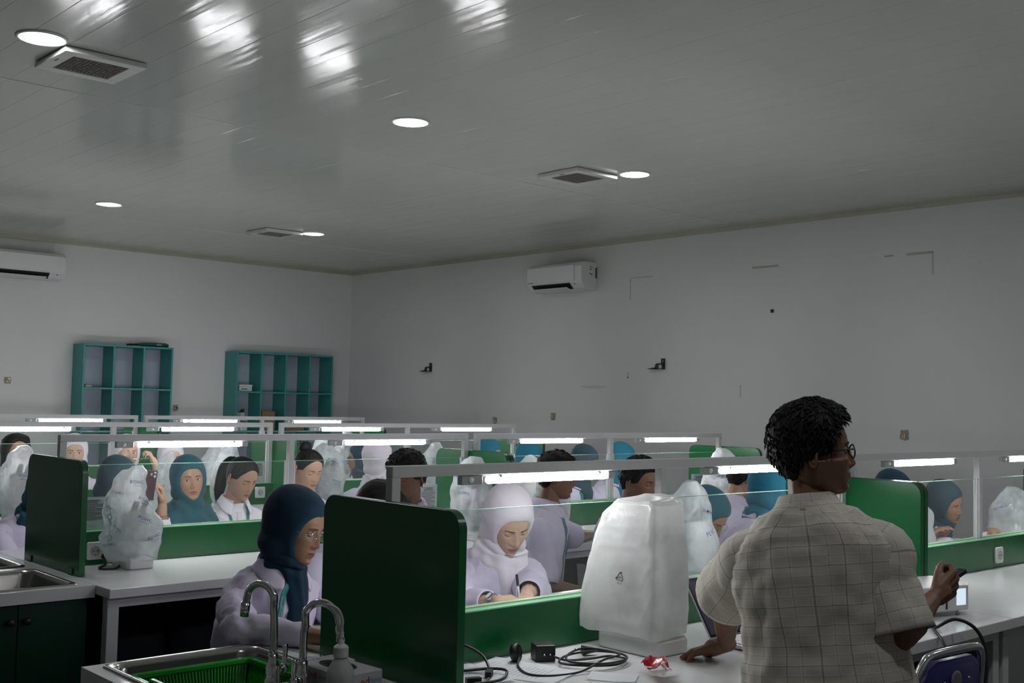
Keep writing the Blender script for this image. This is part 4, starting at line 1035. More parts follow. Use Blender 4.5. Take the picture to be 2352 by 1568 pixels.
# ---------------------------------------------------------------- microscopes under plastic covers
mat('scope_white', (.70,.71,.70), .35); mat('scope_dark', (.03,.03,.035), .4)
def cover_mat(name, tr, col=(.80,.82,.84), see=.25):
    m = bpy.data.materials.new(name); m.use_nodes = True; nt = m.node_tree; n = nt.nodes; l = nt.links; b = n['Principled BSDF']; out = n['Material Output']
    b.inputs['Base Color'].default_value = (*col, 1); b.inputs['Roughness'].default_value = .20; b.inputs['Specular IOR Level'].default_value = .6
    tl = n.new('ShaderNodeBsdfTranslucent'); tl.inputs[0].default_value = (*col, 1); m1 = n.new('ShaderNodeMixShader'); m1.inputs[0].default_value = tr; l.new(b.outputs[0], m1.inputs[1]); l.new(tl.outputs[0], m1.inputs[2])
    tp = n.new('ShaderNodeBsdfTransparent'); tp.inputs[0].default_value = (.92,.94,.95,1); m2 = n.new('ShaderNodeMixShader'); l.new(m1.outputs[0], m2.inputs[1]); l.new(tp.outputs[0], m2.inputs[2])
    tc = n.new('ShaderNodeTexCoord'); no = n.new('ShaderNodeTexNoise'); no.inputs['Scale'].default_value = 6; no.inputs['Detail'].default_value = 3; l.new(tc.outputs['Object'], no.inputs['Vector'])
    mr = n.new('ShaderNodeMapRange'); mr.inputs[1].default_value = .40; mr.inputs[2].default_value = .62; mr.inputs[3].default_value = see*.35; mr.inputs[4].default_value = see*1.55; l.new(no.outputs['Fac'], mr.inputs[0]); l.new(mr.outputs[0], m2.inputs[0])
    bp = n.new('ShaderNodeBump'); bp.inputs['Strength'].default_value = .22; bp.inputs['Distance'].default_value = .006; n2 = n.new('ShaderNodeTexNoise'); n2.inputs['Scale'].default_value = 22; n2.inputs['Detail'].default_value = 3; n2.inputs['Distortion'].default_value = 1.5
    l.new(tc.outputs['Object'], n2.inputs['Vector']); l.new(n2.outputs['Fac'], bp.inputs['Height']); l.new(bp.outputs[0], b.inputs['Normal'])
    l.new(m2.outputs[0], out.inputs[0]); MATS[name] = m; return m
cover_mat('cover_clear', .5, see=.40); cover_mat('cover_white', .5, (.90,.90,.89), see=.18)
mat('print_blue', (.04,.07,.28), .5); mat('print_black', (.03,.03,.035), .5); mat('print_pale', (.42,.50,.66), .6, alpha_t=.3)
SCOPE = None
def microscope(loc, rz, label):
    """local: user at -y"""
    global SCOPE
    if SCOPE is not None:
        c = copy_tree(SCOPE); c.location = loc; c.rotation_euler = (0, 0, rz); c.scale = (.86, .86, .86); c['label'] = label; return c
    t = empty('microscope', loc, rz); tag(t, label, 'microscope', 'microscopes under plastic covers')
    o = [(-.075,-.13), (.075,-.13), (.088,-.10), (.088,.11), (.07,.13), (-.07,.13), (-.088,.11), (-.088,-.10)]
    MB().loft([[V((x*k, y*k, z)) for x, y in o] for k, z in ((.97,0), (1,.008), (1,.045), (.93,.062))]).build('base', MATS['scope_white'], t, bevel=.004)
    MB().box((-.03,-.05,.062), (.03,.0,.085)).build('lamp_house', MATS['scope_dark'], t, bevel=.006)
    MB().loft([[V((x*w_, y0+y*d_, z)) for x, y in ((-1,-1),(1,-1),(1,1),(-1,1))] for w_, d_, y0, z in ((.045,.04,.085,.062), (.038,.033,.088,.16), (.036,.033,.080,.26), (.04,.05,.055,.33))]).build('arm', MATS['scope_white'], t, bevel=.008, seg=2)
    MB().box((-.085,-.085,.165), (.085,.055,.18)).build('stage', MATS['scope_dark'], t, bevel=.003)
    b = MB(); b.lathe([(.034,0), (.034,.02), (.02,.03)], 18, at=(0,-.01,.235))
    for a in (30, 150, 270): b.cyl((.018*math.cos(R(a)), -.01+.018*math.sin(R(a)), .238), (.026*math.cos(R(a)), -.01+.026*math.sin(R(a)), .195), .010, .006, 10)
    b.build('nosepiece', MATS['chrome'], t, True)
    MB().loft([[V((x*w_, y0+y*d_, z)) for x, y in ((-1,-1),(1,-1),(1,1),(-1,1))] for w_, d_, y0, z in ((.05,.08,.01,.265), (.055,.09,.005,.31), (.045,.06,-.005,.345))]).build('head', MATS['scope_white'], t, bevel=.008, seg=2)
    for s in (-1, 1): MB().cyl((s*.028,-.030,.335), (s*.029,-.080,.405), .020, .016, 14).build('eyepiece', MATS['scope_dark'], t, 'auto')
    for s in (-1, 1): MB().cyl((s*.036,.08,.11), (s*.07,.08,.11), .026, .026, 18).build('focus_knob', MATS['scope_dark'], t, 'auto')
    SCOPE = t
    return t
def cover(loc, rings, label, m='cover_clear', seed=0, ex=.45, amp=.010, hem=.03, res=(44, 72), lump=1.0, grp='plastic covers over the microscopes'):
    """rings: (z, x0, x1, y0, y1) extents of the bag at each height, local to loc; the hem stops above the bench"""
    t = empty('dust_cover', loc); tag(t, label, 'cover', grp)
    nz, na = res; rg = np.array(rings); z = np.linspace(0, 1, nz); ks = np.linspace(0, 1, len(rg)); q = np.stack([np.interp(z, ks, rg[:, k]) for k in range(5)], -1)
    an = np.linspace(0, 2*math.pi, na, endpoint=False); c, s = np.cos(an), np.sin(an); e = ex
    cx = np.sign(c)*np.abs(c)**e; cy2 = np.sign(s)*np.abs(s)**e; G = np.zeros((nz, na, 3))
    for i in range(nz):
        _, x0, x1, y0, y1 = q[i]; G[i, :, 0] = (x0+x1)/2 + cx*(x1-x0)/2; G[i, :, 1] = (y0+y1)/2 + cy2*(y1-y0)/2; G[i, :, 2] = q[i, 0]
    hm = wob(np.stack([cx, cy2, np.zeros(na)], -1), seed+3, .5, 3)
    G[:, :, 2] += (hem*hm)[None, :]*(1-z[:, None])**3
    n = grid_normals(G); sg = np.sign(np.sum(n*(G-G.mean(1, keepdims=True)), -1, keepdims=True)+1e-9); P = G.reshape(-1, 3)
    d = wob(P*np.array([1,1,.7]), seed, 4.2, 3, True)*amp + wob(P, seed+1, 9, 2, True)*amp*.35
    rs = np.random.RandomState(seed+50); lo, hi = P.min(0), P.max(0); pts = lo + (hi-lo)*rs.rand(46, 3)
    dist = np.linalg.norm((P[:, None, :]-pts[None])*np.array([1, 1, .6]), axis=-1); dist.sort(axis=1)
    d = d - .26*dist[:, 0]*(amp/.010)*lump + .014*(amp/.010)*lump
    for k in range(7):
        dv = rs.normal(size=3)*np.array([1, 1, .45]); dv /= np.linalg.norm(dv); q_ = (P@dv)*rs.uniform(3, 7)+rs.rand(); d = d + .016*(np.abs(q_-np.floor(q_)-.5)-.25)*(1 if k < 4 else .5)
    G = G + n*sg*d.reshape(nz, na, 1)
    o = np_grid_obj('bag', G, MATS[m], t, cap1=True, smooth=True)
    return t, o
B = BZ+.0005
def txt(o, s, size, org, right, up=(0,0,1), m='print_blue', name='printed_lettering', sq=1.0): return print_on(o, name, s, size, org, right, up, MATS[m], squeeze=sq)
def brand(o, z, x, y, seed, n=5, face='x', size=.020):
    rs = np.random.RandomState(seed)
    for k in range(n):
        zz = z[0] + (z[1]-z[0])*(k+.5*rs.rand())/n; w_ = ['OLYMPUS', 'POVIC'][k % 2]; a = R(rs.uniform(-25, 25))
        f = 'x' if (k % 2 == 0) == (face == 'x') else 'y'
        if f == 'x': rt_, org = (0, -math.cos(a), math.sin(a)), (x-.05, y + rs.uniform(-.06, .06), zz)
        else: rt_, org = (math.cos(a), 0, math.sin(a)), (x + rs.uniform(-.04, .04), y-.05, zz)
        up_ = V(rt_).cross(V((-1,0,0) if f == 'x' else (0,-1,0)))*-1
        if up_.z < 0: up_ = -up_
        txt(o, w_, size*(1.0 if w_ == 'OLYMPUS' else 1.25), org, rt_, up_, 'print_blue')
        if w_ == 'POVIC': txt(o, 'by ACHILLES', size*.45, V(org)-up_.normalized()*size*.95, rt_, up_, 'print_blue')
# 1: tall opaque bag on the near bench
M1 = (2.87, 2.49, B)
microscope(M1, 0, 'microscope under the tall opaque white bag on the nearest bench')
t, o = cover(M1, [(.05,-.105,.065,-.125,.185), (.09,-.105,.068,-.13,.19), (.2,-.10,.07,-.13,.175), (.29,-.097,.068,-.13,.15), (.37,-.092,.067,-.125,.13), (.435,-.088,.065,-.12,.10), (.480,-.083,.063,-.115,.07), (.494,-.076,.060,-.10,.055), (.496,-.05,.04,-.07,.03)],
    'tall opaque white plastic bag with a recycling triangle over a microscope', 'cover_white', 5, .16, .006, .035, (90, 140), .12)
# recycling mark on its lit side
org = V((-.13, .02, .24)); rt_ = V((0,-1,0)); up_ = V((0,0,1)); tri = MB(); tp = [V((0,.0185)), V((-.0165,-.010)), V((.0165,-.010))]
bvh = BVHTree.FromPolygons([v.co for v in o.data.vertices], [tuple(p.vertices) for p in o.data.polygons])
def onbag(a, b_):
    q = org + rt_*a + up_*b_; h_ = bvh.ray_cast(q - V((.2,0,0)), V((1,0,0)), .5); return (h_[0] if h_[0] is not None else q) - V((.0012,0,0))
for k in range(3):
    a, b_ = tp[k], tp[(k+1) % 3]; p = [a.lerp(b_, f) for f in (.12, .4, .66, .92)]
    tri.tube([onbag(v.x, v.y) for v in p], .0011, 5); e = p[-1]; d = (b_-a).normalized(); nn = V((-d.y, d.x)); tri.tube([onbag(*(e-d*.005+nn*.004)), onbag(*e), onbag(*(e-d*.005-nn*.004))], .0010, 5)
tri.build('recycling_mark', MATS['print_black'], o)
txt(o, '04', .012, org + up_*-.002, (0,-1,0), (0,0,1), 'print_black'); txt(o, 'PE-LD', .007, org + up_*-.021, (0,-1,0), (0,0,1), 'print_black')
# 2: printed bag on the second row by the sink
M2 = (2.285, 5.09, B)
microscope(M2, R(0), 'microscope under the printed bag on the second row beside the sink').scale = (.74, .74, .74)
t, o = cover(M2, [(.04,-.08,.08,-.115,.09), (.06,-.09,.08,-.12,.11), (.13,-.135,.08,-.13,.16), (.20,-.105,.085,-.125,.13), (.27,-.10,.06,-.105,.115), (.34,-.09,.028,-.08,.095), (.40,-.07,.018,-.06,.07), (.435,-.05,.022,-.045,.045), (.465,-.02,.015,-.02,.015)],
    'translucent printed bag over a microscope beside the second row sink and socket', 'cover_clear', 12, .55, .014, .02, (60, 110))
brand(o, (.10, .42), 0, 0, 3, 8, 'x', .017)
rs = np.random.RandomState(4)
for k, ch in enumerate('OLYMPUS'): txt(o, ch, .075, (-.10, .10-.035*k*.6, .36-.035*k), (0,-1,.5), (0,.5,1), 'print_pale', 'large_letter')
# generic covers: position, size, label
def std(loc, w_, d_, h_, label, seed, rz=0, n=4, lean=(0, 0), face='x', m='cover_clear', scope=True, res=(44, 72), amp=.012):
    if scope: microscope(loc, rz, 'microscope under the ' + label[0].lower() + label[1:] if False else 'microscope under the ' + label)
    rs = np.random.RandomState(seed); lx, ly = lean; R_ = []
    for f, kw, kd in ((.11,1,1), (.2,1.08,1.08), (.42,1.0,1.02), (.62,.86,.9), (.78,.7,.74), (.9,.5,.5), (1,.18,.18)):
        jx, jy = rs.uniform(-.012, .012), rs.uniform(-.012, .012); R_.append((h_*f, lx*f-w_/2*kw+jx, lx*f+w_/2*kw+jx, ly*f-d_/2*kd+jy, ly*f+d_/2*kd+jy))
    t, o = cover(loc, R_, label, m, seed, .5, amp, .02, res)
    brand(o, (h_*.2, h_*.85), 0, 0, seed, n, face)
    return t, o
t, o = std((4.33, 5.06, B), .20, .25, .47, 'crinkled clear bag on the second row behind the white-scarfed writer', 21, n=0)
txt(o, 'OLYMPUS', .022, (-.16, -.02, .27), (0,-1,0)); txt(o, 'POVIC', .024, (-.16, .07, .36), (0,-1,0)); txt(o, 'POVIC', .024, (.03, -.2, .14), (1,0,0))
t, o = std((4.0, 3.20, B), .20, .20, .46, 'crinkled clear bag beyond the screen, by the instructor', 33, n=0)
txt(o, 'POVIC', .030, (-.16, -.025, .22), (0,-1,0)); txt(o, 'by ACHILLES', .011, (-.16, -.025, .197), (0,-1,0)); txt(o, 'POVIC', .026, (.01, -.2, .25), (1,0,.2), (-.2,0,1)); txt(o, 'OLYMPUS', .022, (.03, -.2, .13), (1,0,0)); txt(o, 'OLYMPUS', .020, (.03, -.2, .335), (1,0,-.3), (.3,0,1)); txt(o, 'OLYMPUS', .018, (-.16, -.03, .30), (0,-1,0))
std((2.50, 7.22, B), .22, .26, .46, 'clear bag hiding the lower face of the bob-haired student', 41, n=5)
std((3.90, 7.20, B), .17, .2, .47, 'narrow clear bag left of the ponytailed girl', 52, n=3, res=(32, 48))
std((4.72, 7.22, B), .21, .24, .46, 'clear bag right behind the girl with the hair bun', 63, n=4, res=(32, 48))
std((5.72, 7.20, B), .19, .2, .46, 'clear bag left of a green board beyond the curly-haired student', 74, n=2, res=(32, 48))
std((6.50, 9.60, B), .22, .24, .46, 'clear bag in the farthest row past the white-scarfed onlooker', 85, n=2, res=(28, 40))
std((6.32, 9.75, B), .2, .22, .42, 'dim clear bag at the very back beside another bag', 86, n=1, res=(28, 40), scope=False)
std((4.90, 5.00, B), .16, .2, .46, 'clear bag behind the standing student in profile', 91, n=1, res=(32, 48))
std((6.62, 5.02, B), .22, .26, .50, 'clear bag by the posted sheet at the second row end', 97, n=4, res=(36, 56))
std((6.80, 3.02, B), .18, .2, .36, 'clear bag at the right edge of the frame in front of a green board', 101, n=3, scope=False)
std((5.77, 3.10, B), .12, .2, .38, 'clear bag mostly hidden behind the right green boards', 105, n=1, res=(32, 48), scope=False)
std((7.05, 7.15+2.9, B), .16, .18, .44, 'small white bag top beyond the teal-scarfed students', 111, n=0, m='cover_white', res=(28, 40), scope=False) if False else None
std((5.68, 6.02, B), .2, .2, .41, 'bright white bag in front of two teal-scarfed students', 115, n=0, m='cover_white', res=(32, 48), scope=False)
std((6.72, 7.2, B), .18, .18, .43, 'bright white bag left of the farther teal-scarfed student', 117, n=0, m='cover_white', res=(28, 40), scope=False)
std((4.22, 8.0, B), .2, .2, .43, 'faint clear bag beside the white-scarfed girl gazing up', 118, n=0, res=(28, 40), scope=False)
std((3.48, 7.25, B), .16, .16, .40, 'pale bag seen past the edge of the sink-end board', 119, n=1, res=(28, 40), scope=False)
# bare microscope on the teal shelf
m_ = microscope((6.765, 12.27, ZB2), R(20), 'bare black and white microscope in a cell of the four-cell shelf'); m_.scale = (.62, .62, .62); m_['group'] = 'bare microscopes'

# ---------------------------------------------------------------- the people
def plaid():
    m = mat('plaid_cotton', (.52,.49,.43), .8, spec=.2); nt = m.node_tree; n = nt.nodes; l = nt.links; b = n['Principled BSDF']
    at = n.new('ShaderNodeAttribute'); at.attribute_name = 'cloth'; sx = n.new('ShaderNodeSeparateXYZ'); l.new(at.outputs['Vector'], sx.inputs[0])
    def M_(op, a, b_=None):
        q = n.new('ShaderNodeMath'); q.operation = op
        for i, v in enumerate((a, b_)):
            if v is None: continue
            if isinstance(v, (int, float)): q.inputs[i].default_value = v
            else: l.new(v, q.inputs[i])
        return q.outputs[0]
    def line(axis, per, ofs, wd):
        f = M_('FRACT', M_('ADD', M_('MULTIPLY', axis, 1/per), ofs)); d = M_('ABSOLUTE', M_('SUBTRACT', f, .5))
        q = n.new('ShaderNodeMapRange'); q.interpolation_type = 'SMOOTHSTEP'; l.new(d, q.inputs[0]); q.inputs[1].default_value = wd/per; q.inputs[2].default_value = wd/per*.45; q.inputs[3].default_value = 0; q.inputs[4].default_value = 1
        return q.outputs[0]
    U, W_ = sx.outputs[0], sx.outputs[1]
    dark = M_('MAXIMUM', line(U, .052, .2, .0017), line(W_, .052, .3, .0017)); soft = M_('MAXIMUM', line(U, .052, .7, .0017), line(W_, .052, .8, .0017)); pale = M_('MAXIMUM', line(U, .026, .9, .004), line(W_, .026, .05, .004))
    def mix(fac, a, bcol, k):
        q = n.new('ShaderNodeMix'); q.data_type = 'RGBA'; l.new(M_('MULTIPLY', fac, k), q.inputs[0])
        if isinstance(a, tuple): q.inputs[6].default_value = a
        else: l.new(a, q.inputs[6])
        q.inputs[7].default_value = bcol; return q.outputs[2]
    c = mix(pale, (.56,.525,.455,1), (.67,.64,.58,1), .6); c = mix(soft, c, (.40,.36,.31,1), .6); c = mix(dark, c, (.27,.235,.205,1), .75); l.new(c, b.inputs['Base Color'])
    return m
PLAID = plaid()
HW, HT, HN, HS, HB = (MATS['hijab_'+k] for k in ('white', 'teal', 'navy', 'slate', 'bluegreen'))
# the instructor in the foreground
man = person('standing person in a checked short-sleeved shirt and black glasses, seen from behind', (2.808,1.81,1.458), -138, -68, hp=-4, lean=3, slean=-8, sh_t=.75, hs=1.05, ss=1.0, seat=False, tone='dark', cover='hair_short_thick', eyes='open', lod=0, wid=1.26,
    sleeve='short', top='shirt', top_mat=PLAID, glasses='black', neck=.075, torso_len=.53, hem=-.36, seed=11, jaw=1.2, shoulder=.130,
    hands={'L': dict(pos=(2.955,2.215,.832), dir=(-.55,.66,-.26), palm=(-.15,-.1,-1), curl=(16,34,24), tcurl=6, spread=13, sc=1.05, elbow=(2.825,2.12,1.01)),
           'R': dict(pos=(3.045,1.575,1.055), dir=(.93,-.14,.38), palm=(.1,.98,.1), curl=(62,72,45), tcurl=20, td=(.38,.85,-.38), index=(38,72,45), sc=1.08, elbow=(2.835,1.56,.985))},
    poles={'R': (-.3,-.75,-.8), 'L': (-.2,.2,-.2)})
# yoke seam and shoulder pleat lines across the back of the shirt
# girl in navy headscarf by the sink
p1 = person('seated person in navy headscarf, thin glasses and lilac lab coat beside the nearest green board', (2.125,3.43,1.128), 206, 192, hp=14, hr=-4, lean=14, tone='tan', cover='hijab_big_tight', cover_col=HN, lod=0, wid=1.0, sleeve='roll', seed=21, glasses='thin', ss=.74,
    eyes='down', hands={'R': dict(pos=(2.05,3.05,.818), dir=(.75,-.66,0), palm=(0,-.2,-1), elbow=(1.885,3.365,.822)), 'L': dict(pos=(2.30,3.08,.84), dir=(-.5,-.8,0))}, poles={'R': (-.9,.0,-.8)})
# white headscarf, writing
p2 = person('seated person in white headscarf and lilac lab coat bowed over her writing', (3.035,3.335,1.108), 160, 176, hp=32, hr=3, lean=20, tone='light', cover='hijab_big', cover_col=HW, lod=0, wid=1.08, sleeve='roll', seed=31,
    hands={'R': dict(pos=(2.715,3.02,.872), dir=(.93,-.3,0.0), palm=(.2,-.2,-1), curl=(35,50,30), tcurl=20), 'L': dict(pos=(2.855,3.03,.885), dir=(-.75,-.62,-.1), palm=(0,-.3,-1), curl=(25,40,25))}, poles={'R': (-.9,.1,-.6), 'L': (.9,.1,-.6)})
# standing student in profile between the rows
p3 = person('person with short dark hair in profile, lilac coat and lanyard, reaching to the second bench', (4.246,4.30,1.195), 236, 218, hp=6, lean=6, tone='dark', cover='hair_short', lod=1, wid=1.08, sleeve='short', seed=41, lanyard=True, torso_len=.55,
    hands={'L': dict(pos=(4.98,4.72,.80), dir=(.8,.5,-.15), palm=(0,0,-1)), 'R': dict(pos=(4.22,4.02,.62), dir=(0,-.2,-1), palm=(1,0,0))}, poles={'L': (.3,.3,-.9)})
p4 = person('person with short dark hair looking down behind the tall white bag', (4.62,4.05,1.175), 190, 185, hp=14, lean=8, tone='dark', cover='hair_short', lod=1, wid=1.0, seed=51, jaw=.95, eyes='down')
p5 = person('person in teal headscarf and glasses bent low beside the printed clear bag', (4.385,3.41,1.055), 188, 195, hp=36, lean=28, tone='tan', cover='hijab', cover_col=HT, lod=1, wid=.95, seed=61, glasses='thin')
p6 = person('person with short hair in lilac coat turned away beside the far posted sheet', (5.895,4.30,1.135), 250, 262, hp=22, lean=16, tone='mid', cover='hair_short', lod=1, wid=1.1, seed=71)
p7 = person('person in bright teal headscarf just left of the instructor\'s neck', (5.03,3.50,1.15), 262, 240, hp=14, lean=16, tone='mid', cover='hijab_big', cover_col=HB, lod=1, wid=1.0, seed=81)
p8 = person('person in slate headscarf and badge leaning on folded arms behind the right-hand glass', (6.70,3.38,1.02), 174, 190, hp=14, hr=14, lean=30, slean=-8, tone='tan', cover='hijab_big', cover_col=HS, lod=1, wid=.98, seed=91, eyes='open', gaze=-12,
    hands={'R': dict(pos=(6.72,3.05,.86), dir=(.9,-.35,0)), 'L': dict(pos=(6.78,3.10,.89), dir=(-.9,-.3,0))})
p8b = person('person in blue headscarf, only its crown above the right-hand green board', (6.50,3.62,1.075), 185, 180, hp=20, lean=12, tone='tan', cover='hijab', cover_col=HN, lod=2, wid=.95, seed=95)
# second row, far side
p9 = person('person in teal headscarf holding up a phone in the second row', (3.005,6.0,1.10), 168, 176, hp=-2, hr=4, lean=10, tone='mid', cover='hijab_over_big', cover_col=HT, lod=1, wid=1.0, sleeve='roll', seed=101, eyes='open', gaze=14,
    hands={'R': dict(pos=(2.755,5.80,.985), dir=(-.18,-.12,.97), palm=(-.55,.1,.1), curl=(48,62,40), tcurl=28), 'L': dict(pos=(3.16,5.68,.83), dir=(-.5,-.8,0))}, poles={'R': (.1,.3,-1)})
p10 = person('person with a long black ponytail and teal lanyard looking down', (3.336,6.0,1.10), 189, 182, hp=22, lean=12, tone='mid', cover='hair_pony', lod=1, wid=.93, seed=111, lanyard=True, top_mat=MATS['white_cloth'])
p11 = person('person with hair pulled into a bun looking down behind the second screen', (3.785,6.0,1.14), 183, 182, hp=18, lean=10, tone='mid', cover='hair_bun', lod=1, wid=.95, seed=121)
p12 = person('person in dark slate headscarf bowed behind the printed bag by the sink', (2.575,5.97,1.095), 188, 190, hp=26, lean=20, tone='tan', cover='hijab_big', cover_col=HS, lod=1, wid=.95, seed=131)
p17 = person('person in dark teal headscarf slumped behind the sink-end green board of the second row', (2.235,6.02,1.06), 214, 205, hp=24, lean=30, tone='mid', cover='hijab_big', cover_col=HT, lod=1, wid=1.0, seed=141)
# third row
p13 = person('person in white headscarf facing the camera beside the sink-end screen post', (3.243,8.3,1.142), 163, 170, hp=2, lean=8, tone='light', cover='hijab', cover_col=HW, lod=1, wid=.95, seed=151, eyes='open', top_mat=MATS['white_cloth'])
p14 = person('person in white headscarf holding a pen across her lips with both hands', (3.645,8.3,1.135), 172, 172, hp=2, lean=8, tone='light', cover='hijab', cover_col=HW, lod=1, wid=.95, seed=161, eyes='open', gaze=20, lips=(.22,.04,.04), sleeve='roll',
    hands={'R': dict(pos=(3.49,8.10,1.045), dir=(.25,-.15,.95), palm=(.8,.2,0), curl=(45,60,40), tcurl=25), 'L': dict(pos=(3.745,8.02,1.055), dir=(-.45,.1,.9), palm=(-.7,.3,0), curl=(45,60,40), tcurl=25)}, poles={'L': (.3,0,-1), 'R': (-.3,0,-1)})
p15 = person('person in white headscarf gazing ahead, seated right of the pen holder', (3.996,8.3,1.09), 168, 172, hp=6, lean=10, tone='light', cover='hijab_big', cover_col=HW, lod=1, wid=.98, seed=171, eyes='open')
p16 = person('person with a chin-length black bob at the left edge of the frame', (2.828,8.3,1.15), 180, 176, hp=2, lean=8, tone='tan', cover='hair_bob', lod=1, wid=.98, seed=181, eyes='open')
p18 = person('person in white headscarf seen from behind, head turned to the plain wall', (4.79,6.65,1.145), 246, 330, hp=0, lean=10, tone='light', cover='hijab', cover_col=HW, lod=1, wid=.98, seed=191)
p18b = person('person in navy headscarf and glasses just beyond the turned white headscarf', (5.83,8.40,1.05), 62, 150, hp=4, lean=8, tone='tan', cover='hijab', cover_col=HN, lod=1, wid=.92, seed=201, glasses='black')
p19 = person('person with curly black hair half behind the near screen beam', (3.56,4.7,1.185), 108, 150, hp=12, lean=8, tone='dark', cover='hair_short_thick', lod=1, wid=1.08, seed=211, jaw=.95)
p20 = person('person with long dark hair, bowed head just above the nearest green board', (2.535,3.52,1.145), 200, 185, hp=48, lean=24, tone='tan', cover='hair_bob', lod=1, wid=.95, seed=221)
p21 = person('person in teal headscarf above the bright white bag in the second row', (5.60,6.15+.25,1.175), 205, 185, hp=8, lean=8, tone='mid', cover='hijab', cover_col=HB, lod=2, wid=.95, seed=231, eyes='open')
p22 = person('person in teal headscarf partly hidden by the standing student\'s hair', (6.12,6.5,1.135), 215, 190, hp=14, lean=10, tone='mid', cover='hijab', cover_col=HB, lod=2, wid=.95, seed=241)
p23 = person('person in blue headscarf, coat and lanyard seen below the glowing near tube', (6.327,6.1,1.125), 196, 182, hp=22, lean=6, tone='tan', cover='hijab', cover_col=HS, lod=2, wid=1.0, seed=251, lanyard=True)
p24 = person('person in bright teal headscarf right of the middle screen post', (6.749,6.1,1.14), 208, 186, hp=18, lean=8, tone='tan', cover='hijab', cover_col=HB, lod=2, wid=.95, seed=261)
p25 = person('person with short reddish-dark hair beyond the plain-wall end of the second row', (7.716,5.6,1.075), 200, 182, hp=10, lean=8, tone='tan', cover='hair_short', lod=2, wid=1.0, seed=271)

def back_strip(pi, name, x0, x1, tt, hw, m, off=.004):
    """a stitched seam lying across the back of a shirt"""
    L0, tx, tf, sp = pi['base'], pi['tx'], pi['tf'], pi['sp']; LN = (pi['N']-pi['P']).length; vs = []; n = 24
    for i in range(n+1):
        x = x0 + (x1-x0)*i/n
        for k in (-1, 0, 1):
            q = pi['P'] - L0 + sp*(LN*tt + hw*k) + tx*x; h = pi['tb'].ray_cast(q - tf*.5, tf, .7); vs.append((h[0] if h[0] is not None else q - tf*.1) - tf*off*(1 if k == 0 else .3))
    MB().add(vs, [(i*3+k, i*3+k+1, i*3+k+4, i*3+k+3) for i in range(n) for k in range(2)]).build(name, m, pi['shirt'], True)
back_strip(man, 'yoke_seam', -.17, .17, .80, .0035, mat('seam_cotton', (.50,.46,.40), .8))

# ---------------------------------------------------------------- small things
def lay_text(par, base, txt_, size, at, rot, m, name='printed_lettering', sq=1.0):
    vs, fs = text_mesh(txt_, size); b = MB(); b.add([rot @ V((v.x*sq, v.y, 0)) + V(at) for v in vs], fs); return b.build(name, m, par)
# lanyard lettering on the navy-scarfed student
def ribbon(pi, path, wd, texts, off=.024):
    L0 = pi['base']; C_, A_ = [], []; tx, tf, sp = pi['tx'], pi['tf'], pi['sp']; LN = (pi['N']-pi['P']).length
    pp = spline([(x, 0, q) for x, q in path], 6)
    for v in pp:
        q = pi['P'] - L0 + sp*LN*v.z + tx*v.x; h = pi['tb'].ray_cast(q + tf*.5, -tf, .7); C_.append((h[0] if h[0] is not None else q+tf*.1) + tf*(off + .035*max(0, (v.z-.66)/.3)))
    for i in range(len(C_)):
        t = (C_[min(i+1, len(C_)-1)]-C_[max(i-1, 0)]).normalized(); A_.append(t.cross(tf).normalized())
    b = MB(); vs = [C_[i] + A_[i]*wd*k for i in range(len(C_)) for k in (-1, 0, 1)]
    b.add(vs, [(i*3+k, i*3+k+1, i*3+k+4, i*3+k+3) for i in range(len(C_)-1) for k in range(2)]); o = b.build('lanyard', MATS['lanyard'], pi['root'], True); md = o.modifiers.new('thick', 'SOLIDIFY'); md.thickness = .002
    cum = [0.0]
    for i in range(1, len(C_)): cum.append(cum[-1]+(C_[i]-C_[i-1]).length)
    for txt_, size, s0, ofs in texts:
        vs, fs = text_mesh(txt_, size); out = []
        for v in vs:
            s = s0 - v.x; s = min(max(s, 0), cum[-1]-1e-5); i = max(k for k in range(len(cum)-1) if cum[k] <= s); f = (s-cum[i])/max(cum[i+1]-cum[i], 1e-9)
            out.append(C_[i].lerp(C_[i+1], f) + A_[i].lerp(A_[i+1], f)*(ofs - v.y)*LS + tf*.0025)
        MB().add(out, fs).build('printed_lettering', MATS['lanyard_print'], o)
mat('lanyard_print', (.45,.62,.62), .5); LS = 1
ribbon(p1, [(.062,1.0), (.088,.93), (.100,.82), (.100,.68), (.090,.52), (.078,.40)], .013, [('FAKULTAS KESEHATAN', .0105, .135, -.005), ('UNIVERSITAS KURNIA JAYA PERSADA', .0095, .13, .006)])
# phone in the raised hand
a = p9['arm'][-1] if False else p9['arm'][1]
ph = empty('phone', V(a[2]) + V((-.105,-.045,.115)), R(172)); tag(ph, 'dark maroon phone with triple camera held up by the teal-scarfed student', 'phone'); ph.rotation_euler = (R(-4), R(-6), R(160))
MB().box((-.038,-.0045,-.08), (.038,.0045,.08)).build('case', mat('maroon', (.05,.022,.03), .35), ph, bevel=.004, seg=2)
g = MB(); g.box((-.034,.0045,.036), (.004,.0065,.074)); cb_ = g.build('camera_block', MATS['maroon'], ph, bevel=.002)
for x, z in ((-.026,.065), (-.026,.046), (-.008,.056)): MB().lathe([(.0075,0), (.0075,.002), (.005,.003), (.001,.002)], 14, at=(x,.0065,z), rot=M.Rotation(R(-90), 3, 'X')).build('lens', MATS['chrome'], cb_, True)
t = empty('bracelet', p9['arm'][1][2]); tag(t, 'thin gold chain bracelet on the wrist holding the phone', 'bracelet')
W_ = V(p9['arm'][1][2]); E_ = V(p9['arm'][1][1]); d = (W_-E_).normalized(); c = W_.lerp(E_, .22) - W_; ax = d.orthogonal().normalized(); ay = d.cross(ax)
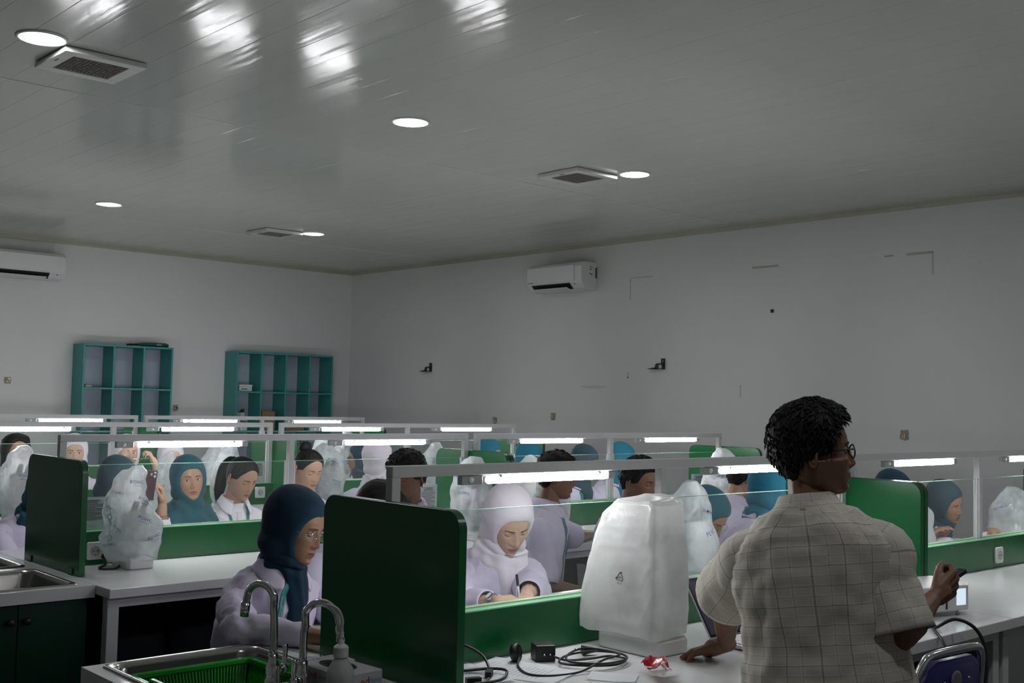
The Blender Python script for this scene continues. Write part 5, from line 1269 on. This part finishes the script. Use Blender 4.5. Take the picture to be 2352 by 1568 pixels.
MB().tube([c + (ax*math.cos(k)+ay*math.sin(k))*.033 for k in [2*math.pi*i/20 for i in range(20)]], .0025, 6, closed=True).build('band', mat('gold', (.5,.33,.12), .3, metal=1), t, True)
# writer's watch and pen
W_ = V(p2['arm'][1 if False else -1][2]); E_ = V(p2['arm'][-1][1])
def watch(arm, label):
    W_ = V(arm[2]); E_ = V(arm[1]); d = (W_-E_).normalized(); t = empty('wristwatch', W_.lerp(E_, .12)); tag(t, label, 'watch'); ax = (V((0,0,1)) - d*d.z).normalized(); ay = d.cross(ax)
    MB().tube([(ax*math.cos(k)+ay*math.sin(k))*.0305 for k in [2*math.pi*i/24 for i in range(24)]], .0045, 8, closed=True).build('strap', MATS['chrome'], t, True)
    n = (ax*.6 - V((.45,.65,0))).normalized(); n = (n - d*n.dot(d)).normalized(); u = d; v_ = n.cross(u)
    MB().loft([[n*h + u*r*math.cos(k) + v_*r*math.sin(k) for k in [2*math.pi*i/20 for i in range(20)]] for r, h in ((.016,.028), (.0165,.036), (.013,.039))]).build('case', MATS['chrome'], t, 'auto')
    MB().loft([[n*.0395 + u*.0125*math.cos(k) + v_*.0125*math.sin(k) for k in [2*math.pi*i/16 for i in range(16)]]], cap0=False).build('dial', MATS['plastic_white'], t)
watch(p2['arm'][1], 'silver wristwatch on the white-scarfed writer')
t = empty('pen', (2.775,2.985,.885)); tag(t, 'clear pen with a black cap in the writer\'s hand', 'pen'); d = V((-.12,.06,.95)).normalized()
MB().cyl(d*-.03, d*.045, .0035, .0042, 10).build('barrel', MATS['clear_plastic'], t, True); MB().cyl(d*.045, d*.085, .0052, .0050, 12).build('cap', MATS['black'], t, 'auto'); MB().cyl(d*-.045, d*-.03, .0008, .0035, 8).build('tip', MATS['black'], t, True)
t = empty('pen', (3.60,8.01,1.105)); tag(t, 'slim silver pen held sideways before a white-scarfed face', 'pen'); d = V((.95,-.25,.05)).normalized()
MB().cyl(d*-.09, d*.02, .0035, .0045, 10).build('barrel', MATS['chrome'], t, True); MB().cyl(d*.02, d*.075, .005, .0048, 10).build('cap', mat('pen_grey', (.12,.12,.13), .4), t, 'auto')
# remote in the instructor's hand
t = empty('remote_control', (3.165,1.572,1.108), R(-10)); tag(t, 'small black remote control in the instructor\'s raised right hand', 'remote'); t.rotation_euler = (0, R(-20), R(-10))
MB().box((-.045,-.014,-.007), (.045,.014,.007)).build('shell', MATS['black'], t, bevel=.004, seg=2)
for k in range(3): MB().lathe([(.004,0), (.0035,.0015), (.001,.0016)], 10, at=(-.02+.02*k,0,.007)).build('button', mat('button_grey', (.08,.08,.085), .5), t, True)
# laptop
t = empty('laptop', (3.275, 2.405, B)); tag(t, 'silver laptop with a dark slide on screen beside the instructor\'s hand', 'laptop')
alu = mat('aluminium', (.52,.53,.55), .35, metal=.6); b = MB().box((-.16,-.225,.003), (.16,0,.016)).build('base', alu, t, bevel=.003, seg=2)
MB().box((-.145,-.118,.016), (.145,-.02,.0166)).build('keyboard_well', mat('well', (.4,.41,.43), .5), t)
kb = None
for r in range(5):
    for c in range(13):
        if kb is None: kb = MB().box((-.0095,-.0085,0), (.0095,.0085,.0018)).build('key', mat('key_white', (.70,.71,.72), .5), t); k_ = kb.data; o = kb
        else: o = bpy.data.objects.new('key', k_); COL.objects.link(o); o.parent = t
        o.location = (-.132+c*.022, -.108+r*.0195, .0166)
MB().box((-.05,-.20,.016), (.05,-.13,.0163)).build('trackpad', alu, t)
lid = empty('lid', (0, -.004, .016)); lid.parent = t; lid.rotation_euler = (R(-32), 0, 0)
MB().box((-.16,-.003,0), (.16,.004,.222)).build('lid_shell', alu, lid, bevel=.002)
MB().box((-.158,-.0036,.004), (.158,-.0031,.218)).build('bezel', mat('bezel_black', (.008,.008,.010), .2), lid)
sc_ = MB().box((-.150,-.0042,.014), (.150,-.0037,.206)).build('screen', mat('screen_dark', (.01,.01,.014), .2, emit=((.10,.08,.14), .18)), lid)
sl = mat('slide_text', (.02,.02,.02), .4, emit=((.6,.55,.65), .22)); g = MB(); rs = np.random.RandomState(2)
for k in range(3): g.box((-.04-.02*(k == 1), -.0046, .165-.012*k), (.06+.02*(k == 1), -.0043, .170-.012*k))
for k in range(8): g.box((-.06, -.0046, .115-.010*k), (-.06+.03+.05*rs.rand(), -.0043, .1175-.010*k))
g.tube([V((-.118+.018*math.cos(a), -.0045, .14+.018*math.sin(a))) for a in [2*math.pi*i/18 for i in range(18)]], .0008, 4, closed=True); g.build('slide_writing', sl, sc_)
MB().lathe([(.0018,0), (.0018,.0004)], 10, at=(0,-.0040,.212), rot=M.Rotation(R(90), 3, 'X')).build('webcam', MATS['chrome'], lid)
# projector
t = empty('projector', (4.335, 2.165, B+.02), R(-14)); tag(t, 'white projector with a glowing lens window on the bench right of the instructor', 'projector')
o_ = [(-.19,-.02), (.075,-.02), (.135,.03), (.135,.22), (-.19,.22)]
MB().loft([[V((x, y, z)) for x, y in o_] for z in (0, .098)]).build('housing', MATS['plastic_white'], t, bevel=.006, seg=2)
MB().box((.008,-.0225,.022), (.060,-.0205,.086)).build('lens_window', mat('lens_glow', (.5,.6,.65), .2, emit=((.75,.9,1.0), .75)), t, bevel=.001)
MB().box((-.052,-.0225,.010), (-.044,-.0205,.040)).build('sensor_strip', MATS['black'], t)
lay_text(t, 0, 'Mi', .034, (-.165,-.0222,.024), M.Rotation(R(90), 3, 'X'), MATS['print_black'])
for x, y in ((.05,.01), (-.15,.01), (-.05,.19)): MB().lathe([(.008,-.02), (.008,-.015), (.004,-.012), (.004,.001)], 12, at=(x, y, 0)).build('foot', MATS['plastic_white'], t, True)
# cables
def cable(name, label, pts, r, m='black', cat='cable', n=6, loc=None):
    L0 = V(loc or pts[0]); t = empty(name, L0); tag(t, label, cat); return t, MB().tube([p-L0 for p in spline(pts, n)], r, 8).build('cord', MATS[m], t, True)
t, _ = cable('cable', 'thick black cable arching over the bench behind the blue chair', [(4.18,2.20,.788), (4.05,2.10,.789), (3.95,2.03,.800), (3.98,1.97,.835), (4.02,1.91,.80), (4.03,1.88,.70), (4.0,1.88,.5), (4.0,1.9,.05)], .0065)
t, _ = cable('cable', 'black cable dropping from the bench edge to the floor beyond the chair', [(4.10,2.14,.788), (3.93,2.02,.788), (3.86,1.955,.77), (3.84,1.90,.68), (3.80,1.86,.45), (3.8,1.88,.03)], .0055)
rs = np.random.RandomState(8); z0 = .7845
t, _ = cable('power_cable', 'tangled black charger cable on the near bench beside the tall bag', [(2.50,2.53,z0+.014), (2.53,2.50,z0+.004), (2.60,2.47,z0+.004), (2.68,2.46,z0+.004), (2.69,2.40,z0+.004), (2.60,2.36,z0+.006), (2.50,2.40,z0+.010), (2.47,2.47,z0+.010), (2.55,2.52,z0+.012), (2.65,2.51,z0+.014), (2.70,2.44,z0+.014), (2.66,2.37,z0+.014), (2.55,2.36,z0+.016), (2.48,2.43,z0+.018), (2.52,2.49,z0+.020), (2.62,2.53,z0+.022), (2.675,2.49,z0+.020), (2.66,2.40,z0+.022), (2.57,2.38,z0+.022), (2.46,2.37,z0+.004), (2.38,2.39,z0), (2.33,2.43,z0), (2.33,2.48,z0), (2.37,2.55,z0+.002), (2.41,2.585,z0+.012)], .0036, n=7)
q = empty('charger_brick', (2.50,2.575,B), R(62)); tag(q, 'square black charger block lying in the cable tangle', 'charger')
MB().box((-.032,-.032,0), (.032,.032,.050)).build('case', MATS['black'], q, bevel=.004, seg=2)
for s in (-1, 1): MB().cyl((-.032,s*.0095,.025), (-.052,s*.0095,.025), .0024, .0022, 8).build('prong', MATS['chrome'], q, True)
q = empty('plug', (2.41,2.60,B)); tag(q, 'round black plug head left of the charger block', 'plug'); rot = M.Rotation(R(80), 3, 'X') @ M.Rotation(R(25), 3, 'Y')
MB().lathe([(.012,-.018), (.026,-.012), (.029,.0), (.027,.008), (.020,.010), (.018,.004), (.001,.004)], 20, at=(0,0,.030), rot=rot).build('body', MATS['black'], q, True)
q = empty('plug', (2.655,2.54,B), R(150)); tag(q, 'black two-pin plug at the back of the cable tangle', 'plug')
MB().loft([[V((x, y*k, .016+z*k)) for y, z in ((-.012,-.013),(.012,-.013),(.014,0),(.010,.013),(-.010,.013),(-.014,0))] for x, k in ((-.03,.5), (-.005,.8), (.012,1.1))]).build('body', MATS['black'], q, 'auto')
for s in (-1, 1): MB().cyl((.012,s*.008,.018), (.034,s*.008,.018), .0022, .002, 8).build('prong', MATS['chrome'], q, True)
t, _ = cable('video_cable', 'looped black video cable with grey stripe beside the green side board', [(2.09,2.47,z0), (2.16,2.46,z0), (2.24,2.53,z0+.004), (2.27,2.60,z0+.035), (2.24,2.66,z0+.06), (2.19,2.68,z0+.05), (2.14,2.66,z0+.02), (2.17,2.60,z0+.004), (2.25,2.54,z0+.01), (2.27,2.49,z0+.01), (2.20,2.44,z0+.004), (2.10,2.45,z0+.004)], .0042)
L0 = t.location
for c, a_ in (((2.215,2.505,z0+.008), 40), ((2.13,2.475,z0+.006), -20)):
    b = MB(); b.box((-.022,-.009,-.008), (.022,.009,.008), rot=M.Rotation(R(a_), 3, 'Z'), at=V(c)-L0)
    for k in range(3): b.box((-.012+.010*k,-.0096,-.0086), (-.008+.010*k,.0096,.0086), rot=M.Rotation(R(a_), 3, 'Z'), at=V(c)-L0)
    b.build('connector', MATS['black'], t)
# papers and wrapper on the near bench
def sheet(loc, rz, label, w_=.21, h_=.297, lines=True, curl=.004, seed=0):
    t = empty('paper_sheet', loc, rz); tag(t, label, 'paper'); rs = np.random.RandomState(seed); n = 8; vs = []; 
    zf = lambda u, v: curl*(abs(u)**3*.5 + abs(v)**4)
    for i in range(n+1):
        for j in range(n+1): u, v = 2*i/n-1, 2*j/n-1; vs.append((u*w_/2, v*h_/2, .0006+zf(u, v)))
    MB().add(vs, [(i*(n+1)+j, (i+1)*(n+1)+j, (i+1)*(n+1)+j+1, i*(n+1)+j+1) for i in range(n) for j in range(n)]).build('leaf', MATS['paper'], t, True)
    if lines:
        g = MB()
        for k in range(14):
            y = h_*.40-k*h_*.05; x1 = w_*(.15+.27*rs.rand()); q = .0012+zf(0, 2*y/h_); g.add([(-w_*.40, y, q), (x1, y, q), (x1, y+.0022, q), (-w_*.40, y+.0022, q)], [(0,1,2,3)])
        g.build('printed_lines', mat('ink_pale', (.35,.36,.40), .7), t)
    return t
sheet((2.345,2.50,B), R(20), 'printed white sheet under the charger cable', seed=1); sheet((2.18,2.58,B), R(-8), 'white sheet beneath the looped video cable', seed=2, w_=.17); sheet((2.50,2.28,B+.0002), R(35), 'blank paper slip near the red wrapper', w_=.1, h_=.14, lines=False, seed=3)
t = empty('snack_wrapper', (2.62,2.215,B), R(-38)); tag(t, 'crumpled red and white plastic wrapper on the near bench', 'wrapper')
def crumple(w_, h_, seed, z=.012):
    n = 14; vs = []
    for i in range(n+1):
        for j in range(n+1): vs.append((w_*(i/n-.5), h_*(j/n-.5), 0))
    P = np.array(vs); P[:, 2] = .024 + z*wob(P, seed, 9, 3, True); P[:, :2] += .006*np.stack([wob(P, seed+1, 8), wob(P, seed+2, 8)], -1); P[:, 2] = np.maximum(P[:, 2], .001)
    return P, [(i*(n+1)+j, (i+1)*(n+1)+j, (i+1)*(n+1)+j+1, i*(n+1)+j+1) for i in range(n) for j in range(n)]
P, F = crumple(.075,.11,3,.030); b = MB(); b.add(P, F); 
for k, f in enumerate(b.f):
    yy = np.mean([b.v[i][1] for i in f]); b.m[k] = 1 if -.030 < yy < -.006 else 0
b.build('foil', [mat('wrapper_red', (.42,.015,.03), .25), mat('wrapper_white', (.72,.70,.70), .3)], t, True)
P, F = crumple(.07,.06,9, .010); P[:, 1] -= .075; MB().add(P, F).build('clear_end', MATS['clear_plastic'], t, True)
t = empty('bead', (2.345,2.222,B)); tag(t, 'small dark red round cap at the lower frame edge', 'cap'); MB().lathe([(.011,0), (.012,.006), (.011,.016), (.006,.020), (.001,.021)], 16).build('dome', mat('cap_red', (.20,.01,.02), .3), t, True); MB().lathe([(.0125,0), (.0125,.004)], 16).build('rim', MATS['black'], t, True)
# notice sheets in sleeves on the glass
def notice(x, r, z, label, w_=.125, h_=.16, seed=0, w=None):
    t = empty('notice_sheet', (x, ROWS[r]-.0085, z)); tag(t, label, 'notice', 'printed notices on the glass screens'); rs = np.random.RandomState(seed)
    MB().box((-w_/2-.006,-.0008,-h_/2-.006), (w_/2+.006,.0002,h_/2+.006)).build('plastic_sleeve', MATS['clear_plastic'], t); MB().box((-w_/2,-.0016,-h_/2), (w_/2,-.0009,h_/2)).build('leaf', MATS['paper'], t)
    g = MB(); z_ = h_*.44
    for k in range(4): ww = w_*(.2+.2*rs.rand()); g.box((-ww,-.0021,z_-.0018), (ww,-.0018,z_+.0008)); z_ -= h_*.03
    z_ -= h_*.01
    for k in range(20):
        x1 = w_*(.42 if k % 5 != 4 else .1+.3*rs.rand()); g.box((-w_*.42,-.0021,z_-.0011), (x1,-.0018,z_+.0008)); z_ -= h_*.027
    g.tube([V((-.02+.012*k/2, -.0021, -h_*.36+.008*math.sin(k*1.7))) for k in range(8)], .0006, 4); g.box((-.03,-.0021,-h_*.43), (.03,-.0018,-h_*.425)); g.build('printed_lines', MATS['ink'], t)
notice(2.155, 1, 1.013, 'printed notice on the glass beside the draped microscope near the second row sink', .135, .145, 1)
notice(4.16, 1, .985, 'printed notice on the glass left of the crinkled clear bag', .12, .19, 2)
notice(6.70, 1, .99, 'printed notice on the glass at the plain-wall end of the second row', .18, .175, 3)
notice(4.335, 2, 1.015, 'printed notice on the glass behind the girl with the ponytail', .11, .15, 4)
# glove box, bottle and book by the sink
t = empty('glove_box', (1.782,2.642,B), R(3)); tag(t, 'white box of disposable gloves by the foreground sink', 'box')
MB().box((-.065,-.115,0), (.065,.115,.070)).build('carton', mat('carton_white', (.66,.66,.68), .5, var=.03), t, bevel=.002)
MB().loft([[V((.038*math.cos(a), .07*math.sin(a), z)) for a in [2*math.pi*i/24 for i in range(24)]] for z in (.0702, .0708)]).build('opening', mat('hole_dark', (.05,.05,.055), .8), t)
P, F = crumple(.05,.09,14,.010); P[:, 2] += .060; MB().add(P, F).build('glove', mat('glove_white', (.62,.62,.60), .6), t, True)
ry = M.Rotation(R(90), 3, 'Z') @ M.Rotation(R(90), 3, 'X'); rx = M.Rotation(R(90), 3, 'X')
red = mat('print_red', (.55,.03,.03), .5); cy = mat('print_cyan', (.10,.40,.62), .5)
lay_text(t, 0, 'ed', .032, (.005,-.1156,.045), rx, red); lay_text(t, 0, 'gloves', .024, (.040,-.1156,.046), rx, cy, sq=.75); lay_text(t, 0, 'powder free', .009, (.0,-.1156,.030), rx, MATS['print_black']); lay_text(t, 0, 'Medium', .008, (.045,-.1156,.033), rx, MATS['print_black'])
MB().loft([[V((.047+.011*math.cos(a), y, .014+.011*math.sin(a))) for a in [2*math.pi*i/24 for i in range(24)]] for y in (-.1152, -.1158)]).build('size_disc', red, t); lay_text(t, 0, 'M', .014, (.047,-.1161,.014), rx, MATS['plastic_white'])
rl = M.Rotation(R(-90), 3, 'Z') @ M.Rotation(R(90), 3, 'X'); lay_text(t, 0, 'Medi', .026, (-.0656,.03,.050), rl, red); lay_text(t, 0, 'gloves', .02, (-.0656,-.03,.050), rl, cy); lay_text(t, 0, '100 pcs', .010, (-.0656,0,.02), rl, MATS['print_black'])
lay_text(t, 0, 'med gloves', .02, (.0,.095,.0703), M.Identity(3), cy)
t = empty('wash_bottle', (1.685,2.485,B)); tag(t, 'white squeeze wash bottle with a bent spout in front of the glove box', 'bottle'); wb = mat('bottle_poly', (.62,.63,.62), .35, trans=.35)
MB().lathe([(.001,0), (.033,0), (.036,.004), (.036,.085), (.034,.10), (.022,.122), (.017,.130), (.017,.138)], 26).build('body', wb, t, True)
MB().lathe([(.0195,.134), (.0195,.158), (.016,.162), (.009,.166), (.006,.176), (.001,.177)], 22).build('cap', mat('cap_poly', (.60,.62,.61), .4), t, 'auto')
MB().tube(spline([(0,0,.17), (.002,.004,.20), (.003,.002,.225), (-.004,.010,.250), (-.018,.022,.262), (-.034,.036,.264)], 5), [.0042]*24+[.003, .0022], 10).build('spout_tube', wb, t, True)
t = empty('exercise_book', (2.075,3.10,B), R(8)); tag(t, 'cream-paged book lying open before the navy-scarfed student', 'book')
MB().box((-.085,-.11,0), (.085,.11,.004)).build('cover', mat('book_brown', (.33,.22,.13), .6), t); MB().box((-.083,-.108,.004), (.083,.108,.020)).build('pages', mat('book_pages', (.70,.66,.56), .7), t, bevel=.002)
# blue chair
t = empty('blue_chair', (3.46, 1.755, 0), R(-4)); tag(t, 'blue padded chair with a chrome tube frame in the lower right corner', 'chair')
fr = [(-.19,-.0,.44), (-.195,.0,.60), (-.19,-.02,.74), (-.165,-.035,.812), (-.11,-.04,.835), (.11,-.04,.835), (.165,-.035,.812), (.19,-.02,.74), (.195,0,.60), (.19,0,.44)]
MB().tube(spline(fr, 6), .0125, 12).build('back_frame', MATS['chrome'], t, True)
ol = [(-.165,.47), (-.172,.60), (-.165,.73), (-.14,.792), (-.10,.812), (.10,.812), (.14,.792), (.165,.73), (.172,.60), (.165,.47)]
dep = lambda z: -.035*max(0, (z-.55)/.28)**1.3
bl = mat('blue_vinyl', (.012,.014,.13), .32, spec=.5); MB().loft([[V((x*k, dep(z)+y, .64+(z-.64)*k)) for x, z in ol] for k, y in ((.93,-.020), (1,-.010), (1,.010), (.93,.020))]).build('back_pad', bl, t, 'auto', angle=50)
MB().lathe([(.030,0), (.030,.003), (.022,.004), (.001,.003)], 24, at=(.0,-.046,.745), rot=M.Rotation(R(90), 3, 'X')).build('grip_hole', mat('hole_grey', (.16,.16,.17), .5), t, True)
for s in (-1, 1):
    MB().lathe([(.005,0), (.004,.002), (.001,.002)], 10, at=(s*.07,-.049,.745), rot=M.Rotation(R(90), 3, 'X')).build('screw', MATS['chrome'], t, True)
    MB().tube(spline([(s*.19,0,.46), (s*.195,.10,.44), (s*.195,.34,.44), (s*.19,.37,.40), (s*.19,.38,.012)], 6), .0125, 10).build('front_leg', MATS['chrome'], t, True)
    MB().tube([(s*.19,.02,.46), (s*.19,-.03,.25), (s*.195,-.06,.012)], .0125, 10).build('rear_leg', MATS['chrome'], t, True)
MB().box((-.19,.02,.44), (.19,.36,.485)).build('seat', bl, t, bevel=.018, seg=3)
# power cord of the draped microscope by the socket
t, _ = cable('power_lead', 'short black cord and plug beside the printed bag near the socket', [(2.205,5.20,.815), (2.19,5.17,.790), (2.14,5.12,.786), (2.13,5.07,.786), (2.18,5.05,.786), (2.21,5.08,.787), (2.24,5.11,.80)], .005)
MB().lathe([(.010,-.02), (.017,-.014), (.018,.004), (.013,.010), (.001,.012)], 14, at=V((2.205,5.21,.822))-V(t.location), rot=M.Rotation(R(40), 3, 'Y')).build('plug_head', MATS['black'], t, True)
